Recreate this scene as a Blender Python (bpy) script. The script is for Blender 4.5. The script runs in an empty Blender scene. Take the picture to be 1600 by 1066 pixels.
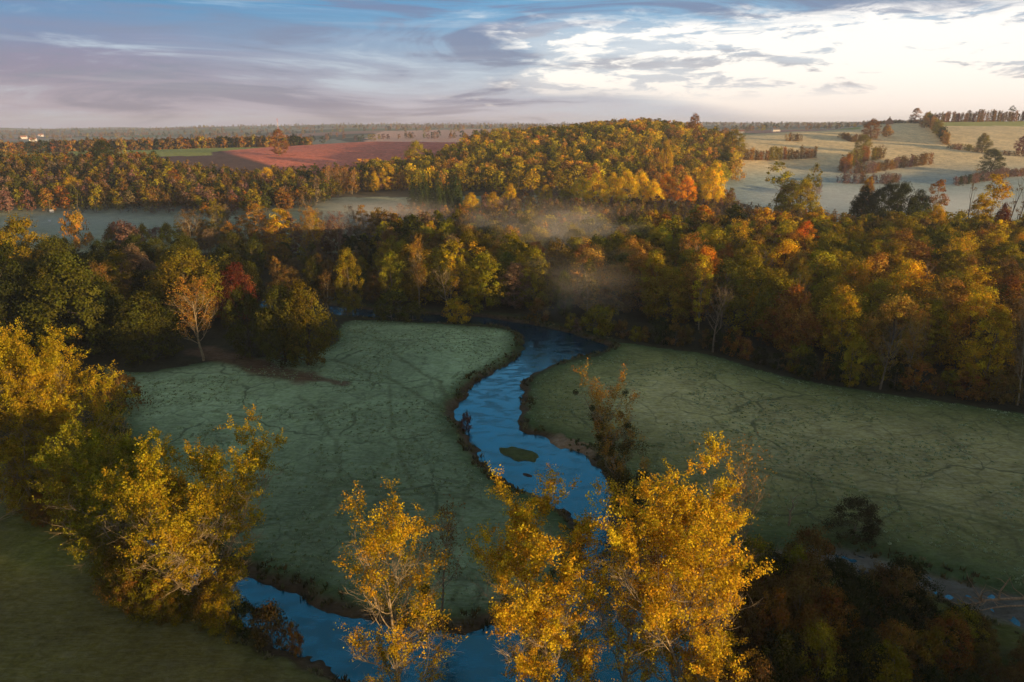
import bpy, math, random
import numpy as np
from mathutils import Vector, Matrix

PI = math.pi
R = math.radians
sc = bpy.context.scene
COL = sc.collection

# ------------------------------------------------------------------ camera
F = 1067.0                      # focal length in photograph pixels (1600 wide)
PITCH = R(17.5)
CAM = Vector((0, 0, 60.0))
cam_d = bpy.data.cameras.new('camera')
cam_d.lens = 24.0
cam_d.sensor_width = 36.0
cam_d.clip_start = 0.5
cam_d.clip_end = 60000
cam = bpy.data.objects.new('camera', cam_d)
COL.objects.link(cam)
cam.location = CAM
cam.rotation_euler = (PI / 2 - PITCH, 0, 0)
sc.camera = cam

# ------------------------------------------------------------------ light
SUN_AZ = R(-30)                 # direction towards the sun, from +X
SUN_EL = R(5.0)
S2 = Vector((math.cos(SUN_AZ), math.sin(SUN_AZ)))
N2 = Vector((-math.sin(SUN_AZ), math.cos(SUN_AZ)))
sun_dir = Vector((S2.x * math.cos(SUN_EL), S2.y * math.cos(SUN_EL), math.sin(SUN_EL)))
sd = bpy.data.lights.new('sun', 'SUN')
sd.energy = 5.0
sd.angle = R(0.6)
sd.color = (1.0, 0.68, 0.32)
so = bpy.data.objects.new('sun', sd)
COL.objects.link(so)
so.location = (200, -150, 200)
so.rotation_euler = sun_dir.to_track_quat('Z', 'Y').to_euler()

sc.view_settings.view_transform = 'Standard'
sc.view_settings.look = 'None'
sc.view_settings.exposure = 0.70
sc.view_settings.gamma = 1.0
try:
    sc.cycles.use_denoising = True
    sc.cycles.max_bounces = 5
    sc.cycles.diffuse_bounces = 2
    sc.cycles.glossy_bounces = 2
    sc.cycles.transmission_bounces = 3
    sc.cycles.transparent_max_bounces = 4
    sc.cycles.volume_bounces = 1
    sc.cycles.volume_step_rate = 1.0
    sc.cycles.volume_max_steps = 64
    sc.cycles.use_adaptive_sampling = True
    sc.cycles.adaptive_threshold = 0.02
except Exception:
    pass


class NT:
    """small node-tree writer"""
    def __init__(self, tree):
        self.t = tree
        tree.nodes.clear()

    def n(self, kind, **kw):
        nd = self.t.nodes.new(kind)
        for k, v in kw.items():
            if k == 'ins':
                for i, val in v.items():
                    if isinstance(val, (bpy.types.NodeSocket,)):
                        self.t.links.new(val, nd.inputs[i])
                    elif val is not None:
                        nd.inputs[i].default_value = val
            else:
                setattr(nd, k, v)
        return nd

    def math(self, op, a, b=0.0, c=0.0, clamp=False):
        nd = self.n('ShaderNodeMath', operation=op, use_clamp=clamp, ins={0: a, 1: b, 2: c})
        return nd.outputs[0]

    def mix(self, f, a, b, blend='MIX'):
        nd = self.n('ShaderNodeMix', data_type='RGBA', blend_type=blend, ins={0: f, 6: a, 7: b})
        return nd.outputs[2]

    def ramp(self, x, lo, hi, a=0.0, b=1.0):
        nd = self.n('ShaderNodeMapRange', interpolation_type='SMOOTHSTEP',
                    ins={0: x, 1: lo, 2: hi, 3: a, 4: b})
        return nd.outputs[0]

    def noise(self, vec, scale, detail=4.0, rough=0.55, dist=0.0):
        nd = self.n('ShaderNodeTexNoise', ins={'Vector': vec, 'Scale': scale, 'Detail': detail,
                                              'Roughness': rough, 'Distortion': dist})
        return nd.outputs[0]


def c4(r, g, b):
    return (r, g, b, 1.0)


def build_world():
    w = bpy.data.worlds.new('World')
    sc.world = w
    w.use_nodes = True
    T = NT(w.node_tree)
    tc = T.n('ShaderNodeTexCoord').outputs['Generated']
    sep = T.n('ShaderNodeSeparateXYZ', ins={0: tc})
    x, y, z = sep.outputs
    sky = T.n('ShaderNodeTexSky')
    sky.sky_type = 'NISHITA'
    sky.sun_disc = False
    sky.sun_elevation = SUN_EL
    sky.sun_rotation = PI / 2 - SUN_AZ
    sky.air_density = 1.0
    sky.dust_density = 1.0
    sky.ozone_density = 2.0
    zz = T.math('MAXIMUM', z, 0.0)
    el = T.math('MULTIPLY', T.math('ARCSINE', zz), 180 / PI)          # degrees
    az = T.math('MULTIPLY', T.math('ARCTAN2', x, y), 180 / PI)        # 0 = ahead, + right
    # cloud-deck coordinates: a level deck seen in perspective
    k = T.math('DIVIDE', 1.0, T.math('ADD', zz, 0.075))
    deck = T.n('ShaderNodeCombineXYZ', ins={0: T.math('MULTIPLY', x, k), 1: T.math('MULTIPLY', y, k), 2: 0.0}).outputs[0]
    n1 = T.noise(deck, 0.62, 6.0, 0.56, 0.35)
    n2 = T.noise(deck, 1.9, 6.0, 0.62, 0.5)
    cum = T.n('ShaderNodeCombineXYZ', ins={0: T.math('MULTIPLY', az, 0.11), 1: T.math('MULTIPLY', el, 0.50), 2: 3.7}).outputs[0]
    n3 = T.noise(cum, 1.0, 7.0, 0.60, 0.3)
    streak = T.n('ShaderNodeCombineXYZ', ins={0: T.math('MULTIPLY', az, 0.035), 1: T.math('MULTIPLY', el, 0.75), 2: 9.1}).outputs[0]
    n4 = T.noise(streak, 1.0, 5.0, 0.55, 0.4)
    # grey veil colours, changing with height above the horizon
    low = T.mix(T.ramp(az, -30, 30), c4(0.42, 0.385, 0.48), c4(0.68, 0.66, 0.74))
    mid = T.mix(T.ramp(az, -36, 5), c4(0.175, 0.135, 0.26), c4(0.40, 0.44, 0.55))
    high = T.mix(T.ramp(az, -36, 25), c4(0.085, 0.195, 0.37), c4(0.24, 0.41, 0.60))
    veil = T.mix(T.ramp(T.math('ADD', el, T.math('MULTIPLY', n4, 2.5)), 1.0, 5.2), low, mid)
    veil = T.mix(T.ramp(T.math('ADD', el, T.math('MULTIPLY', n4, 5.0)), 6.0, 11.5), veil, high)
    bil = T.noise(T.n('ShaderNodeCombineXYZ', ins={0: T.math('MULTIPLY', az, 0.055), 1: T.math('MULTIPLY', el, 0.42), 2: 21.0}).outputs[0], 1.0, 8.0, 0.62, 0.7)
    veil = T.mix(T.math('MULTIPLY', T.ramp(bil, 0.50, 0.66), 0.65), veil, c4(0.56, 0.62, 0.72))
    veil = T.mix(T.math('MULTIPLY', T.ramp(bil, 0.51, 0.39), 0.78), veil, c4(0.15, 0.15, 0.26))
    veil = T.mix(T.math('MULTIPLY', T.ramp(n4, 0.50, 0.66), 0.22), veil, c4(0.62, 0.58, 0.64))
    veil = T.n('ShaderNodeHueSaturation', ins={'Saturation': T.ramp(az, -5, 20, 1.35, 1.15), 'Color': veil}).outputs[0]
    # bright opening to the right, torn by small clouds
    open_ = T.math('ADD', T.math('MULTIPLY', T.ramp(az, -14, 12), 1.0),
                   T.math('MULTIPLY', T.math('SUBTRACT', n3, 0.5), 2.0))
    edge_top = T.ramp(T.math('ADD', el, T.math('MULTIPLY', T.math('SUBTRACT', n2, 0.5), 4.5)), 6.6, 8.4, 1.0, 0.0)
    edge_low = T.ramp(T.math('ADD', el, T.math('MULTIPLY', T.math('SUBTRACT', n4, 0.5), 2.0)),
                      T.ramp(az, 5, 28, 2.0, -1.0), T.ramp(az, 5, 28, 3.4, 0.2))
    m = T.math('MULTIPLY', T.math('MULTIPLY', T.ramp(open_, 0.35, 0.75), edge_top), edge_low)
    tuft = T.noise(cum, 1.9, 7.0, 0.62, 0.4)
    tuft = T.math('MULTIPLY', T.ramp(T.math('ADD', tuft, T.ramp(az, 8, 34, 0.05, -0.05)), 0.50, 0.60), T.ramp(el, 1.6, 3.0))
    m = T.math('MULTIPLY', m, T.math('SUBTRACT', 1.0, T.math('MULTIPLY', tuft, 0.75)))
    bright = T.mix(T.ramp(el, 0.0, 5.0), c4(1.04, 0.91, 0.86), c4(1.08, 1.00, 0.95))
    col = T.mix(m, veil, bright)
    # small lit cumulus heads low over the left horizon
    heads = T.math('MULTIPLY', T.ramp(n3, 0.56, 0.63), T.math('MULTIPLY', T.ramp(el, 0.7, 1.1), T.ramp(el, 1.6, 2.4, 1.0, 0.0)))
    heads = T.math('MULTIPLY', heads, T.math('MULTIPLY', T.ramp(az, -26, -18), T.ramp(az, -4, 2, 1.0, 0.0)))
    col = T.mix(T.math('MULTIPLY', heads, 0.8), col, c4(0.92, 0.84, 0.80))
    # the high sky, seen by the water and the fields: cloud and gaps, plus a blue patch ahead added for the river to reflect
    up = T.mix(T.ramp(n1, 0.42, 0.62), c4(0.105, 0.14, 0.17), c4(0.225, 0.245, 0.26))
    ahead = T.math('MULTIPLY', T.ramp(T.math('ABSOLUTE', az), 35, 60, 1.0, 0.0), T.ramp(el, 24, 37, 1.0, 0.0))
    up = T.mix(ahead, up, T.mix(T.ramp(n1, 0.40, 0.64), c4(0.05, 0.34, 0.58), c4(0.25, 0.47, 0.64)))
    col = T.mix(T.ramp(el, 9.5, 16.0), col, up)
    # physically based sky adds its own glow, brighter towards the sun
    skyc = T.mix(0.8, c4(0, 0, 0), sky.outputs[0])
    bg1 = T.n('ShaderNodeBackground', ins={'Color': skyc, 'Strength': 0.05})
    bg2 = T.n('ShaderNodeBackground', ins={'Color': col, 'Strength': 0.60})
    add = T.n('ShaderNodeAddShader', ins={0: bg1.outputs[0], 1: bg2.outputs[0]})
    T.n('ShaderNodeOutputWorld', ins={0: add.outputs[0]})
    w.cycles.sampling_method = 'MANUAL'
    w.cycles.sample_map_resolution = 512


build_world()


# ------------------------------------------------------------------ photo geometry helpers
def depth_of(py, z=1.0):
    """distance ahead of the camera of a point at height z seen on photograph row py"""
    dep = PITCH + math.atan((py - 533.0) / F)
    return (CAM.z - z) / math.tan(dep)


def x_of(px, Y, z=1.0):
    return (px - 800.0) / F * (Y * math.cos(PITCH) + (CAM.z - z) * math.sin(PITCH))


def G(px, py, z=1.0):
    Y = depth_of(py, z)
    return (x_of(px, Y, z), Y)


def px_of(x, y, z):
    return 800 + F * x / (y * math.cos(PITCH) + (CAM.z - z) * math.sin(PITCH))


def row_of(y, z):
    return 533 + F * math.tan(math.atan2(CAM.z - z, y) - PITCH)


def top_h(py_top, Y, zg=1.0):
    dep = PITCH + math.atan((py_top - 533.0) / F)
    return CAM.z - Y * math.tan(dep) - zg


# ------------------------------------------------------------------ noise for the terrain
def vnoise(x, y, seed=0):
    xi = np.floor(x).astype(np.int64)
    yi = np.floor(y).astype(np.int64)
    xf, yf = x - xi, y - yi
    u = xf * xf * (3 - 2 * xf)
    v = yf * yf * (3 - 2 * yf)

    def h(a, b):
        n = (a * 374761393 + b * 668265263 + seed * 982451653) & 0x7fffffff
        n = ((n ^ (n >> 13)) * 1274126177) & 0x7fffffff
        return ((n ^ (n >> 16)) & 0xffff) / 65535.0
    return (h(xi, yi) * (1 - u) + h(xi + 1, yi) * u) * (1 - v) + (h(xi, yi + 1) * (1 - u) + h(xi + 1, yi + 1) * u) * v


def fbm(x, y, o=4, seed=0):
    s, a, t = 0.0, 0.5, 0.0
    for i in range(o):
        s = s + a * vnoise(x * 2 ** i, y * 2 ** i, seed + i * 7)
        t += a
        a *= 0.5
    return s / t


def sstep(x, a, b):
    t = np.clip((x - a) / (b - a), 0, 1)
    return t * t * (3 - 2 * t)


# ------------------------------------------------------------------ terrain table: heights by viewing column and distance
TY = np.array([300, 450, 520, 600, 700, 800, 900, 1000, 1200, 1600, 2500, 4000, 7000], float)
TPX = np.array([-300, 0, 200, 400, 600, 800, 1000, 1130, 1250, 1400, 1600, 1900], float)
TZ = np.array([
    [0, 0, 5, 18, 22, 24, 24, 20, 10, 6, 8, 14, 20],
    [0, 0, 4, 15, 20, 23, 24, 20, 10, 6, 8, 16, 24],
    [0, 0, 4, 18, 20, 22, 25, 26, 14, 8, 12, 22, 30],
    [0, 0, 2, 6, 13, 21, 27, 30, 20, 14, 20, 38, 50],
    [0, 1, 2, 6, 12, 20, 30, 38, 25, 22, 38, 52, 60],
    [0, 1, 2, 8, 23, 34, 38, 36, 26, 30, 48, 58, 66],
    [0, 1, 3, 8, 27, 44, 50, 46, 30, 32, 50, 62, 76],
    [0, 1, 2, 6, 18, 30, 40, 47, 46, 40, 50, 64, 84],
    [0, 0, 1, 4, 13, 26, 39, 52, 52, 44, 50, 66, 88],
    [0, 0, 1, 4, 13, 26, 39, 52, 66, 58, 60, 68, 88],
    [0, 0, 1, 4, 13, 26, 39, 52, 68, 64, 62, 68, 88],
    [0, 0, 1, 4, 13, 26, 39, 52, 68, 64, 62, 68, 88]], float)
TC = (TPX - 800) / F * math.cos(PITCH) * 1.03


def ridge_h(s):
    h = 43 + 14 * sstep(s, 68, 84) * (1 - sstep(s, 165, 198))
    h = h - 9 * sstep(s, 195, 225) - 22 * sstep(s, 380, 500)
    return h * sstep(s, -420, -160) * (1 - 0.7 * sstep(s, 430, 700))


def base_z(X, Y):
    X = np.asarray(X, float)
    Y = np.asarray(Y, float)
    Ye = np.maximum(np.maximum(Y, np.abs(X) / 1.15), 1.0)
    c = np.clip(X / Ye, TC[0], TC[-1])
    ci = np.clip(np.searchsorted(TC, c) - 1, 0, len(TC) - 2)
    ct = (c - TC[ci]) / (TC[ci + 1] - TC[ci])
    ct = ct * ct * (3 - 2 * ct)
    ly = np.log(np.clip(Ye, TY[0], TY[-1]))
    LT = np.log(TY)
    yi = np.clip(np.searchsorted(LT, ly) - 1, 0, len(TY) - 2)
    yt = (ly - LT[yi]) / (LT[yi + 1] - LT[yi])
    z = (TZ[ci, yi] * (1 - ct) + TZ[ci + 1, yi] * ct) * (1 - yt) + (TZ[ci, yi + 1] * (1 - ct) + TZ[ci + 1, yi + 1] * ct) * yt
    ang = np.degrees(np.abs(np.arctan2(X, Y)))
    z = z * (1 - sstep(ang, 39, 52))
    far = sstep(Ye, 450, 1500)
    z = z + far * (fbm(X / 420, Y / 420, 3, 5) - 0.5) * 9 + sstep(Ye, 2200, 5000) * (fbm(X / 900, Y / 900, 3, 15) - 0.5) * 46
    # the rise off to the right that keeps the valley floor in shade
    a = X * S2.x + Y * S2.y
    s = X * N2.x + Y * N2.y
    g = sstep(a, 250, 380) * (1 - 0.5 * sstep(a, 600, 1500))
    z = np.maximum(z, ridge_h(s) * g)
    return z + 1.0 + (fbm(X / 37, Y / 37, 3, 2) - 0.5) * 0.7


# ------------------------------------------------------------------ river outlines (traced on the water plane, photograph pixels)
RIV_MAIN = [(380, 478), (470, 486), (560, 496), (640, 502), (700, 506), (760, 507), (798, 513), (818, 525), (822, 540), (815, 556), (800, 569), (776, 581),
            (750, 595), (736, 606), (733, 622), (714, 632), (706, 643), (711, 652), (728, 666), (735, 686), (752, 707), (758, 722),
            (775, 736), (800, 757), (832, 772), (868, 790), (905, 812), (915, 850), (905, 900), (880, 945), (840, 975),
            (760, 985), (700, 990), (640, 986), (570, 975), (535, 963), (490, 947), (440, 926), (400, 908), (350, 893), (290, 870),
            (230, 845), (180, 835), (165, 850), (210, 880), (270, 910), (330, 935), (365, 960), (400, 985), (440, 1008), (480, 1030), (520, 1042), (580, 1085),
            (680, 1120), (860, 1140), (1010, 1120), (1080, 1050), (1090, 980), (1060, 900), (1010, 840), (965, 790), (942, 745), (925, 722), (905, 710),
            (880, 701), (860, 692), (845, 684), (820, 679), (805, 668), (806, 650), (813, 636), (808, 624), (813, 611), (808, 599),
            (820, 590), (836, 581), (860, 571), (890, 560), (920, 554), (946, 549), (953, 541), (915, 530), (880, 518), (830, 508),
            (780, 499), (740, 495), (660, 492), (590, 487), (480, 474), (390, 468)]
RIV_SIDE = [(1120, 872), (1180, 866), (1240, 868), (1290, 862), (1340, 866), (1400, 886), (1470, 905), (1540, 925), (1660, 950), (1700, 1010), (1600, 985),
            (1500, 950), (1440, 925), (1380, 905), (1330, 892), (1270, 885), (1200, 884), (1130, 888)]
ISLET = [(779, 699), (790, 701), (801, 697), (818, 703), (829, 703), (845, 714), (838, 717), (839, 724), (820, 719), (806, 722), (797, 713), (786, 711)]
BAR = [(812, 737), (828, 739), (836, 745), (828, 747), (816, 744)]


def world_poly(pts, z=0.0):
    return np.array([G(p[0], p[1], z) for p in pts])


def smooth_poly(P, it=2):
    for _ in range(it):
        Q = np.roll(P, -1, axis=0)
        P = np.stack([P * 0.75 + Q * 0.25, P * 0.25 + Q * 0.75], 1).reshape(-1, 2)
    return P


PM = smooth_poly(world_poly(RIV_MAIN), 2)
PS = smooth_poly(world_poly(RIV_SIDE), 2)
PI_ = smooth_poly(world_poly(ISLET), 1)
PB = smooth_poly(world_poly(BAR), 1)


def sdist(P, x, y):
    """signed distance, negative inside"""
    x = np.asarray(x, float)
    y = np.asarray(y, float)
    d2 = np.full(x.shape, 1e18)
    ins = np.zeros(x.shape, bool)
    n = len(P)
    for i in range(n):
        ax, ay = P[i]
        bx, by = P[(i + 1) % n]
        ex, ey = bx - ax, by - ay
        t = np.clip(((x - ax) * ex + (y - ay) * ey) / (ex * ex + ey * ey + 1e-12), 0, 1)
        dx, dy = x - ax - t * ex, y - ay - t * ey
        d2 = np.minimum(d2, dx * dx + dy * dy)
        cnd = ((ay > y) != (by > y))
        with np.errstate(divide='ignore', invalid='ignore'):
            xi = ex * (y - ay) / (by - ay if by != ay else 1e-12) + ax
        ins ^= cnd & (x < xi)
    return np.where(ins, -1, 1) * np.sqrt(d2)


WATER_Z = 0.0


def ground_z(X, Y, full=False):
    X = np.atleast_1d(np.asarray(X, float))
    Y = np.atleast_1d(np.asarray(Y, float))
    z = base_z(X, Y)
    near = (np.abs(X) < 330) & (Y > 20) & (Y < 290)
    dm = np.full(X.shape, 99.0)
    ds = np.full(X.shape, 99.0)
    di = np.full(X.shape, 99.0)
    if near.any():
        xx, yy = X[near], Y[near]
        wob = (fbm(xx / 3.0, yy / 3.0, 4, 11) - 0.5) * 3.0
        dm[near] = sdist(PM, xx, yy) + wob
        ds[near] = sdist(PS, xx, yy) + wob
        di[near] = np.minimum(sdist(PI_, xx, yy), sdist(PB, xx, yy) + 0.15) + wob * 0.45
    # steep earth bank on the outer bends, easier slope elsewhere
    steep = 0.5 + 0.9 * fbm(X / 25, Y / 25, 2, 31)
    prof = np.where(dm > 0, -0.05 + (z + 0.05) * sstep(dm, -0.2, 2.6 * steep + 0.8), np.maximum(-1.4, dm * 0.45 - 0.05))
    z2 = np.where(dm < 6, np.minimum(z, prof), z)
    bed = np.where(ds > 0, 0.15 + (z - 0.15) * sstep(ds, 0, 4.0), 0.10 + (fbm(X / 1.3, Y / 1.3, 3, 77) - 0.5) * 0.6)
    z2 = np.where((ds < 5) & (dm > 0), np.minimum(z2, bed), z2)
    isl = np.where(di < 0, 0.05 + np.minimum(-di * 0.5, 0.28), -0.05 - di * 0.5)
    z2 = np.where(di < 2.5, np.maximum(z2, isl), z2)
    if full:
        return z2, dm, ds, di
    return z2


def gz(x, y):
    return float(ground_z(x, y)[0])


# ------------------------------------------------------------------ object helpers
def link(o, parent=None):
    COL.objects.link(o)
    if parent is not None:
        o.parent = parent
    return o


def tag(o, label=None, cat=None, group=None, kind=None):
    if label:
        o['label'] = label
    if cat:
        o['category'] = cat
    if group:
        o['group'] = group
    if kind:
        o['kind'] = kind
    return o


def empty(name, loc, rz=0.0, label=None, cat=None, group=None):
    o = bpy.data.objects.new(name, None)
    o.empty_display_size = 0.5
    link(o)
    o.location = loc
    o.rotation_euler = (0, 0, rz)
    return tag(o, label, cat, group)


def np_mesh(name, V, Fq, mats, mat_idx=None, attrs=None, smooth=False, k=4):
    """mesh from numpy: V (n,3); Fq (m,k) faces all of k corners, or list of such arrays"""
    me = bpy.data.meshes.new(name)
    fl = Fq if isinstance(Fq, list) else [Fq]
    fl = [f for f in fl if len(f)]
    nl = sum(f.size for f in fl)
    nf = sum(len(f) for f in fl)
    me.vertices.add(len(V))
    me.vertices.foreach_set('co', np.ascontiguousarray(V, dtype=np.float32).ravel())
    me.loops.add(nl)
    me.loops.foreach_set('vertex_index', np.concatenate([f.ravel() for f in fl]).astype(np.int32))
    me.polygons.add(nf)
    sizes = np.concatenate([np.full(len(f), f.shape[1]) for f in fl])
    starts = np.concatenate([[0], np.cumsum(sizes)[:-1]]).astype(np.int32)
    me.polygons.foreach_set('loop_start', starts)
    for m in mats:
        me.materials.append(m)
    if mat_idx is not None:
        me.polygons.foreach_set('material_index', np.asarray(mat_idx, dtype=np.int32))
    me.update(calc_edges=True)
    me.polygons.foreach_set('use_smooth', np.full(nf, bool(smooth)))
    for an, (dom, typ, arr) in (attrs or {}).items():
        at = me.attributes.new(an, typ, dom)
        key = 'color' if typ == 'FLOAT_COLOR' else ('vector' if typ == 'FLOAT_VECTOR' else 'value')
        at.data.foreach_set(key, np.ascontiguousarray(arr, dtype=np.float32).ravel())
    me.update()
    return me


def box_arr(x0, x1, y0, y1, z0, z1):
    V = np.array([(x, y, z) for z in (z0, z1) for (x, y) in ((x0, y0), (x1, y0), (x1, y1), (x0, y1))], float)
    Fc = np.array([(0, 3, 2, 1), (4, 5, 6, 7), (0, 1, 5, 4), (1, 2, 6, 5), (2, 3, 7, 6), (3, 0, 4, 7)])
    return V, Fc


def join_arr(parts):
    Vs, Fs, o = [], [], 0
    for V, Fc in parts:
        Vs.append(V)
        Fs.append(Fc + o)
        o += len(V)
    return np.concatenate(Vs), np.concatenate(Fs)


# ------------------------------------------------------------------ materials
def new_mat(name):
    m = bpy.data.materials.new(name)
    m.use_nodes = True
    return m, NT(m.node_tree)


def simple_mat(name, col, rough=0.8, nscale=6.0, var=0.25, spec=0.2):
    m, T = new_mat(name)
    tc = T.n('ShaderNodeTexCoord').outputs['Object']
    n = T.noise(tc, nscale, 5.0, 0.6)
    c = T.mix(T.ramp(n, 0.3, 0.7), c4(*[v * (1 - var) for v in col]), c4(*[min(1, v * (1 + var)) for v in col]))
    b = T.n('ShaderNodeBsdfPrincipled', ins={'Base Color': c, 'Roughness': rough, 'Specular IOR Level': spec})
    T.n('ShaderNodeOutputMaterial', ins={0: b.outputs[0]})
    return m


def leaf_mat(name, source='OBJECT', trans=0.3):
    m, T = new_mat(name)
    if source == 'OBJECT':
        base = T.n('ShaderNodeObjectInfo').outputs['Color']
    else:
        base = T.n('ShaderNodeAttribute', attribute_name='tint').outputs['Color']
    v = T.n('ShaderNodeAttribute', attribute_name='var').outputs['Vector']
    sp = T.n('ShaderNodeSeparateXYZ', ins={0: v})
    hs = T.n('ShaderNodeHueSaturation', ins={'Hue': T.math('MULTIPLY_ADD', sp.outputs[0], 0.045, 0.4775),
                                            'Saturation': 1.0,
                                            'Value': T.math('MULTIPLY_ADD', sp.outputs[1], 1.1, 0.45), 'Color': base})
    d = T.n('ShaderNodeBsdfDiffuse', ins={0: hs.outputs[0]})
    t = T.n('ShaderNodeBsdfTranslucent', ins={0: hs.outputs[0]})
    mx = T.n('ShaderNodeMixShader', ins={0: trans, 1: d.outputs[0], 2: t.outputs[0]})
    T.n('ShaderNodeOutputMaterial', ins={0: mx.outputs[0]})
    return m


LEAF = leaf_mat('foliage')
LEAF_FAR = leaf_mat('foliage_mass', 'ATTR')
BARK = simple_mat('bark_grey', (0.20, 0.15, 0.10), 0.9, 3.0, 0.35)
BARK_PALE = simple_mat('bark_pale', (0.30, 0.225, 0.135), 0.85, 2.0, 0.35)
BARK_DARK = simple_mat('bark_dark', (0.07, 0.055, 0.04), 0.95, 3.0, 0.3)
TWIG_MAT = simple_mat('twigs', (0.22, 0.16, 0.10), 0.9, 1.0, 0.3)


# ------------------------------------------------------------------ ground sheet
def ground_colours(X, Y, Z, dm, ds, di):
    n = len(X)
    px = 800 + F * X / np.maximum(Y * math.cos(PITCH) + (60 - Z) * math.sin(PITCH), 5)
    row = 533 + F * np.tan(np.arctan2(60 - Z, np.maximum(Y, 1)) - PITCH)
    col = np.zeros((n, 3))
    A = lambda *c: np.array(c)
    nz = fbm(X / 14, Y / 14, 4, 21)
    nb = fbm(X / 60, Y / 60, 3, 22)
    frost = A(0.37, 0.46, 0.235)
    green = A(0.075, 0.125, 0.045)
    col[:] = green * 0.8
    kind = np.zeros(n, int)         # 0 ground, 1 meadow, 2 ploughed field, 3 pasture

    def lerp(mask, c):
        mm = np.clip(mask, 0, 1)[:, None]
        col[:] = col * (1 - mm) + np.asarray(c) * mm
    # left meadow (inside the bend) and right meadow
    dL = sdist(MEADOW_L, X, Y)
    dR = sdist(MEADOW_R, X, Y)
    mL = 1 - sstep(dL, -7, 1)
    mR = 1 - sstep(dR, -9, 1)
    kind[(dL < 0) | (dR < 0)] = 1
    fl = frost[None] * (0.80 + 0.45 * nz)[:, None]
    fl = fl * (1 - 0.25 * sstep(nb, 0.4, 0.7))[:, None]
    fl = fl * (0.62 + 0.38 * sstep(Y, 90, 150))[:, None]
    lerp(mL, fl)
    fr = A(0.50, 0.43, 0.175)[None] * (0.75 + 0.5 * nz)[:, None]
    fr = fr + (A(0.02, 0.012, 0.012)[None] * sstep(nb, 0.45, 0.7)[:, None])
    gr = A(0.18, 0.20, 0.06)
    k = sstep(dR, -28, -6)[:, None] * 0.8
    fr = fr * (1 - k) + gr * k
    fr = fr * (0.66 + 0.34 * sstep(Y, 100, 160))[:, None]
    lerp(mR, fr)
    # near bank, bottom left: plain autumn grass
    nearb = (Y < 120) & (dL > 0) & (dR > 0) & (dm > -1)
    g2 = A(0.21, 0.215, 0.045)[None] * (0.55 + 0.8 * nz)[:, None]
    br = sstep(nb, 0.45, 0.62)[:, None] * 0.6
    g2 = g2 * (1 - br) + A(0.17, 0.125, 0.05) * br
    g2 = np.where((px > 1120)[:, None], g2 * 0.42, g2)      # darker ground colour towards the right
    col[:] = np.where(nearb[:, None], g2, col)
    # wood floor between and beyond the near woods
    wf = (Y > 120) & (Y < 330) & (dL > -1) & (dR > -1)
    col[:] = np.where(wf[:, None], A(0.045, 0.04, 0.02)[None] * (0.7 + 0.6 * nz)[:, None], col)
    # brown earth bank below the tree group on the left meadow
    for (a, b, w) in (((320, 548), (400, 572), 5.0), ((400, 572), (470, 590), 6.0), ((470, 590), (540, 600), 2.4)):
        P = np.array([G(*a), G(*b)])
        e = P[1] - P[0]
        t = np.clip(((X - P[0][0]) * e[0] + (Y - P[0][1]) * e[1]) / (e @ e), 0, 1)
        dd = np.hypot(X - P[0][0] - t * e[0], Y - P[0][1] - t * e[1]) + (fbm(X / 5, Y / 5, 3, 91) - 0.5) * 5
        lerp((1 - sstep(dd, w * 0.3, w)) * 0.9, A(0.15, 0.085, 0.045))
    # trodden and driven lines across the turf
    for line, wd, amt in (([(1180, 728), (1290, 752), (1400, 778), (1500, 800), (1640, 832)], 0.5, 0.6), ([(1180, 735), (1290, 760), (1400, 787), (1500, 810), (1640, 843)], 0.5, 0.6),
                          ([(1050, 620), (1130, 640), (1200, 670), (1300, 690)], 0.5, 0.4), ([(690, 598), (700, 640), (722, 690), (760, 740), (850, 800)], 0.6, 0.6),
                          ([(520, 560), (600, 590), (640, 610), (690, 640)], 0.5, 0.5), ([(606, 540), (640, 570), (668, 590), (690, 598)], 0.45, 0.5),
                          ([(610, 600), (612, 680), (640, 740), (690, 800)], 0.45, 0.45), ([(470, 620), (520, 680), (530, 740), (500, 800)], 0.45, 0.45),
                          ([(330, 640), (420, 660), (500, 650), (600, 615)], 0.45, 0.45), ([(690, 640), (640, 700), (560, 760), (480, 830)], 0.45, 0.4),
                          ([(740, 720), (720, 800), (740, 880), (700, 940)], 0.45, 0.4), ([(350, 700), (450, 740), (560, 760), (680, 770), (800, 800)], 0.45, 0.4)):
        pts = [G(*q) for q in line]
        wx = (fbm(X / 6, Y / 6, 2, 41) - 0.5) * 3
        wy = (fbm(X / 6, Y / 6, 2, 42) - 0.5) * 3
        near_ = (Y < 230) & (np.abs(X) < 220)
        dd = np.full(n, 99.0)
        for a, b in zip(pts[:-1], pts[1:]):
            ex, ey = b[0] - a[0], b[1] - a[1]
            t = np.clip(((X + wx - a[0]) * ex + (Y + wy - a[1]) * ey) / (ex * ex + ey * ey), 0, 1)
            dd = np.minimum(dd, np.hypot(X + wx - a[0] - t * ex, Y + wy - a[1] - t * ey))
        lerp(np.where(near_, (1 - sstep(dd, wd * 0.5, wd * 1.5)) * amt, 0) * (dm > 1) * (ds > 1), A(0.10, 0.11, 0.04))
    # banks
    lerp((1 - sstep(dm, 1.0, 6.0)) * (dm > 0) * 0.55, A(0.075, 0.105, 0.03))
    lerp((1 - sstep(dm, 1.3, 2.8)) * (dm > -1) * 0.95 * sstep(nb + nz * 0.3, 0.35, 0.6), A(0.10, 0.062, 0.034))
    lerp((1 - sstep(dm, 0.2, 0.9)) * (dm > -1) * 0.9, A(0.05, 0.035, 0.02))
    lerp((dm < 0) * 1.0, A(0.03, 0.035, 0.03))
    cl = np.hypot(X - G(885, 696)[0], Y - G(885, 696)[1])
    lerp((1 - sstep(cl, 4, 7)) * (dm > 0.1) * (dm < 3.0), A(0.30, 0.19, 0.11))
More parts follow.
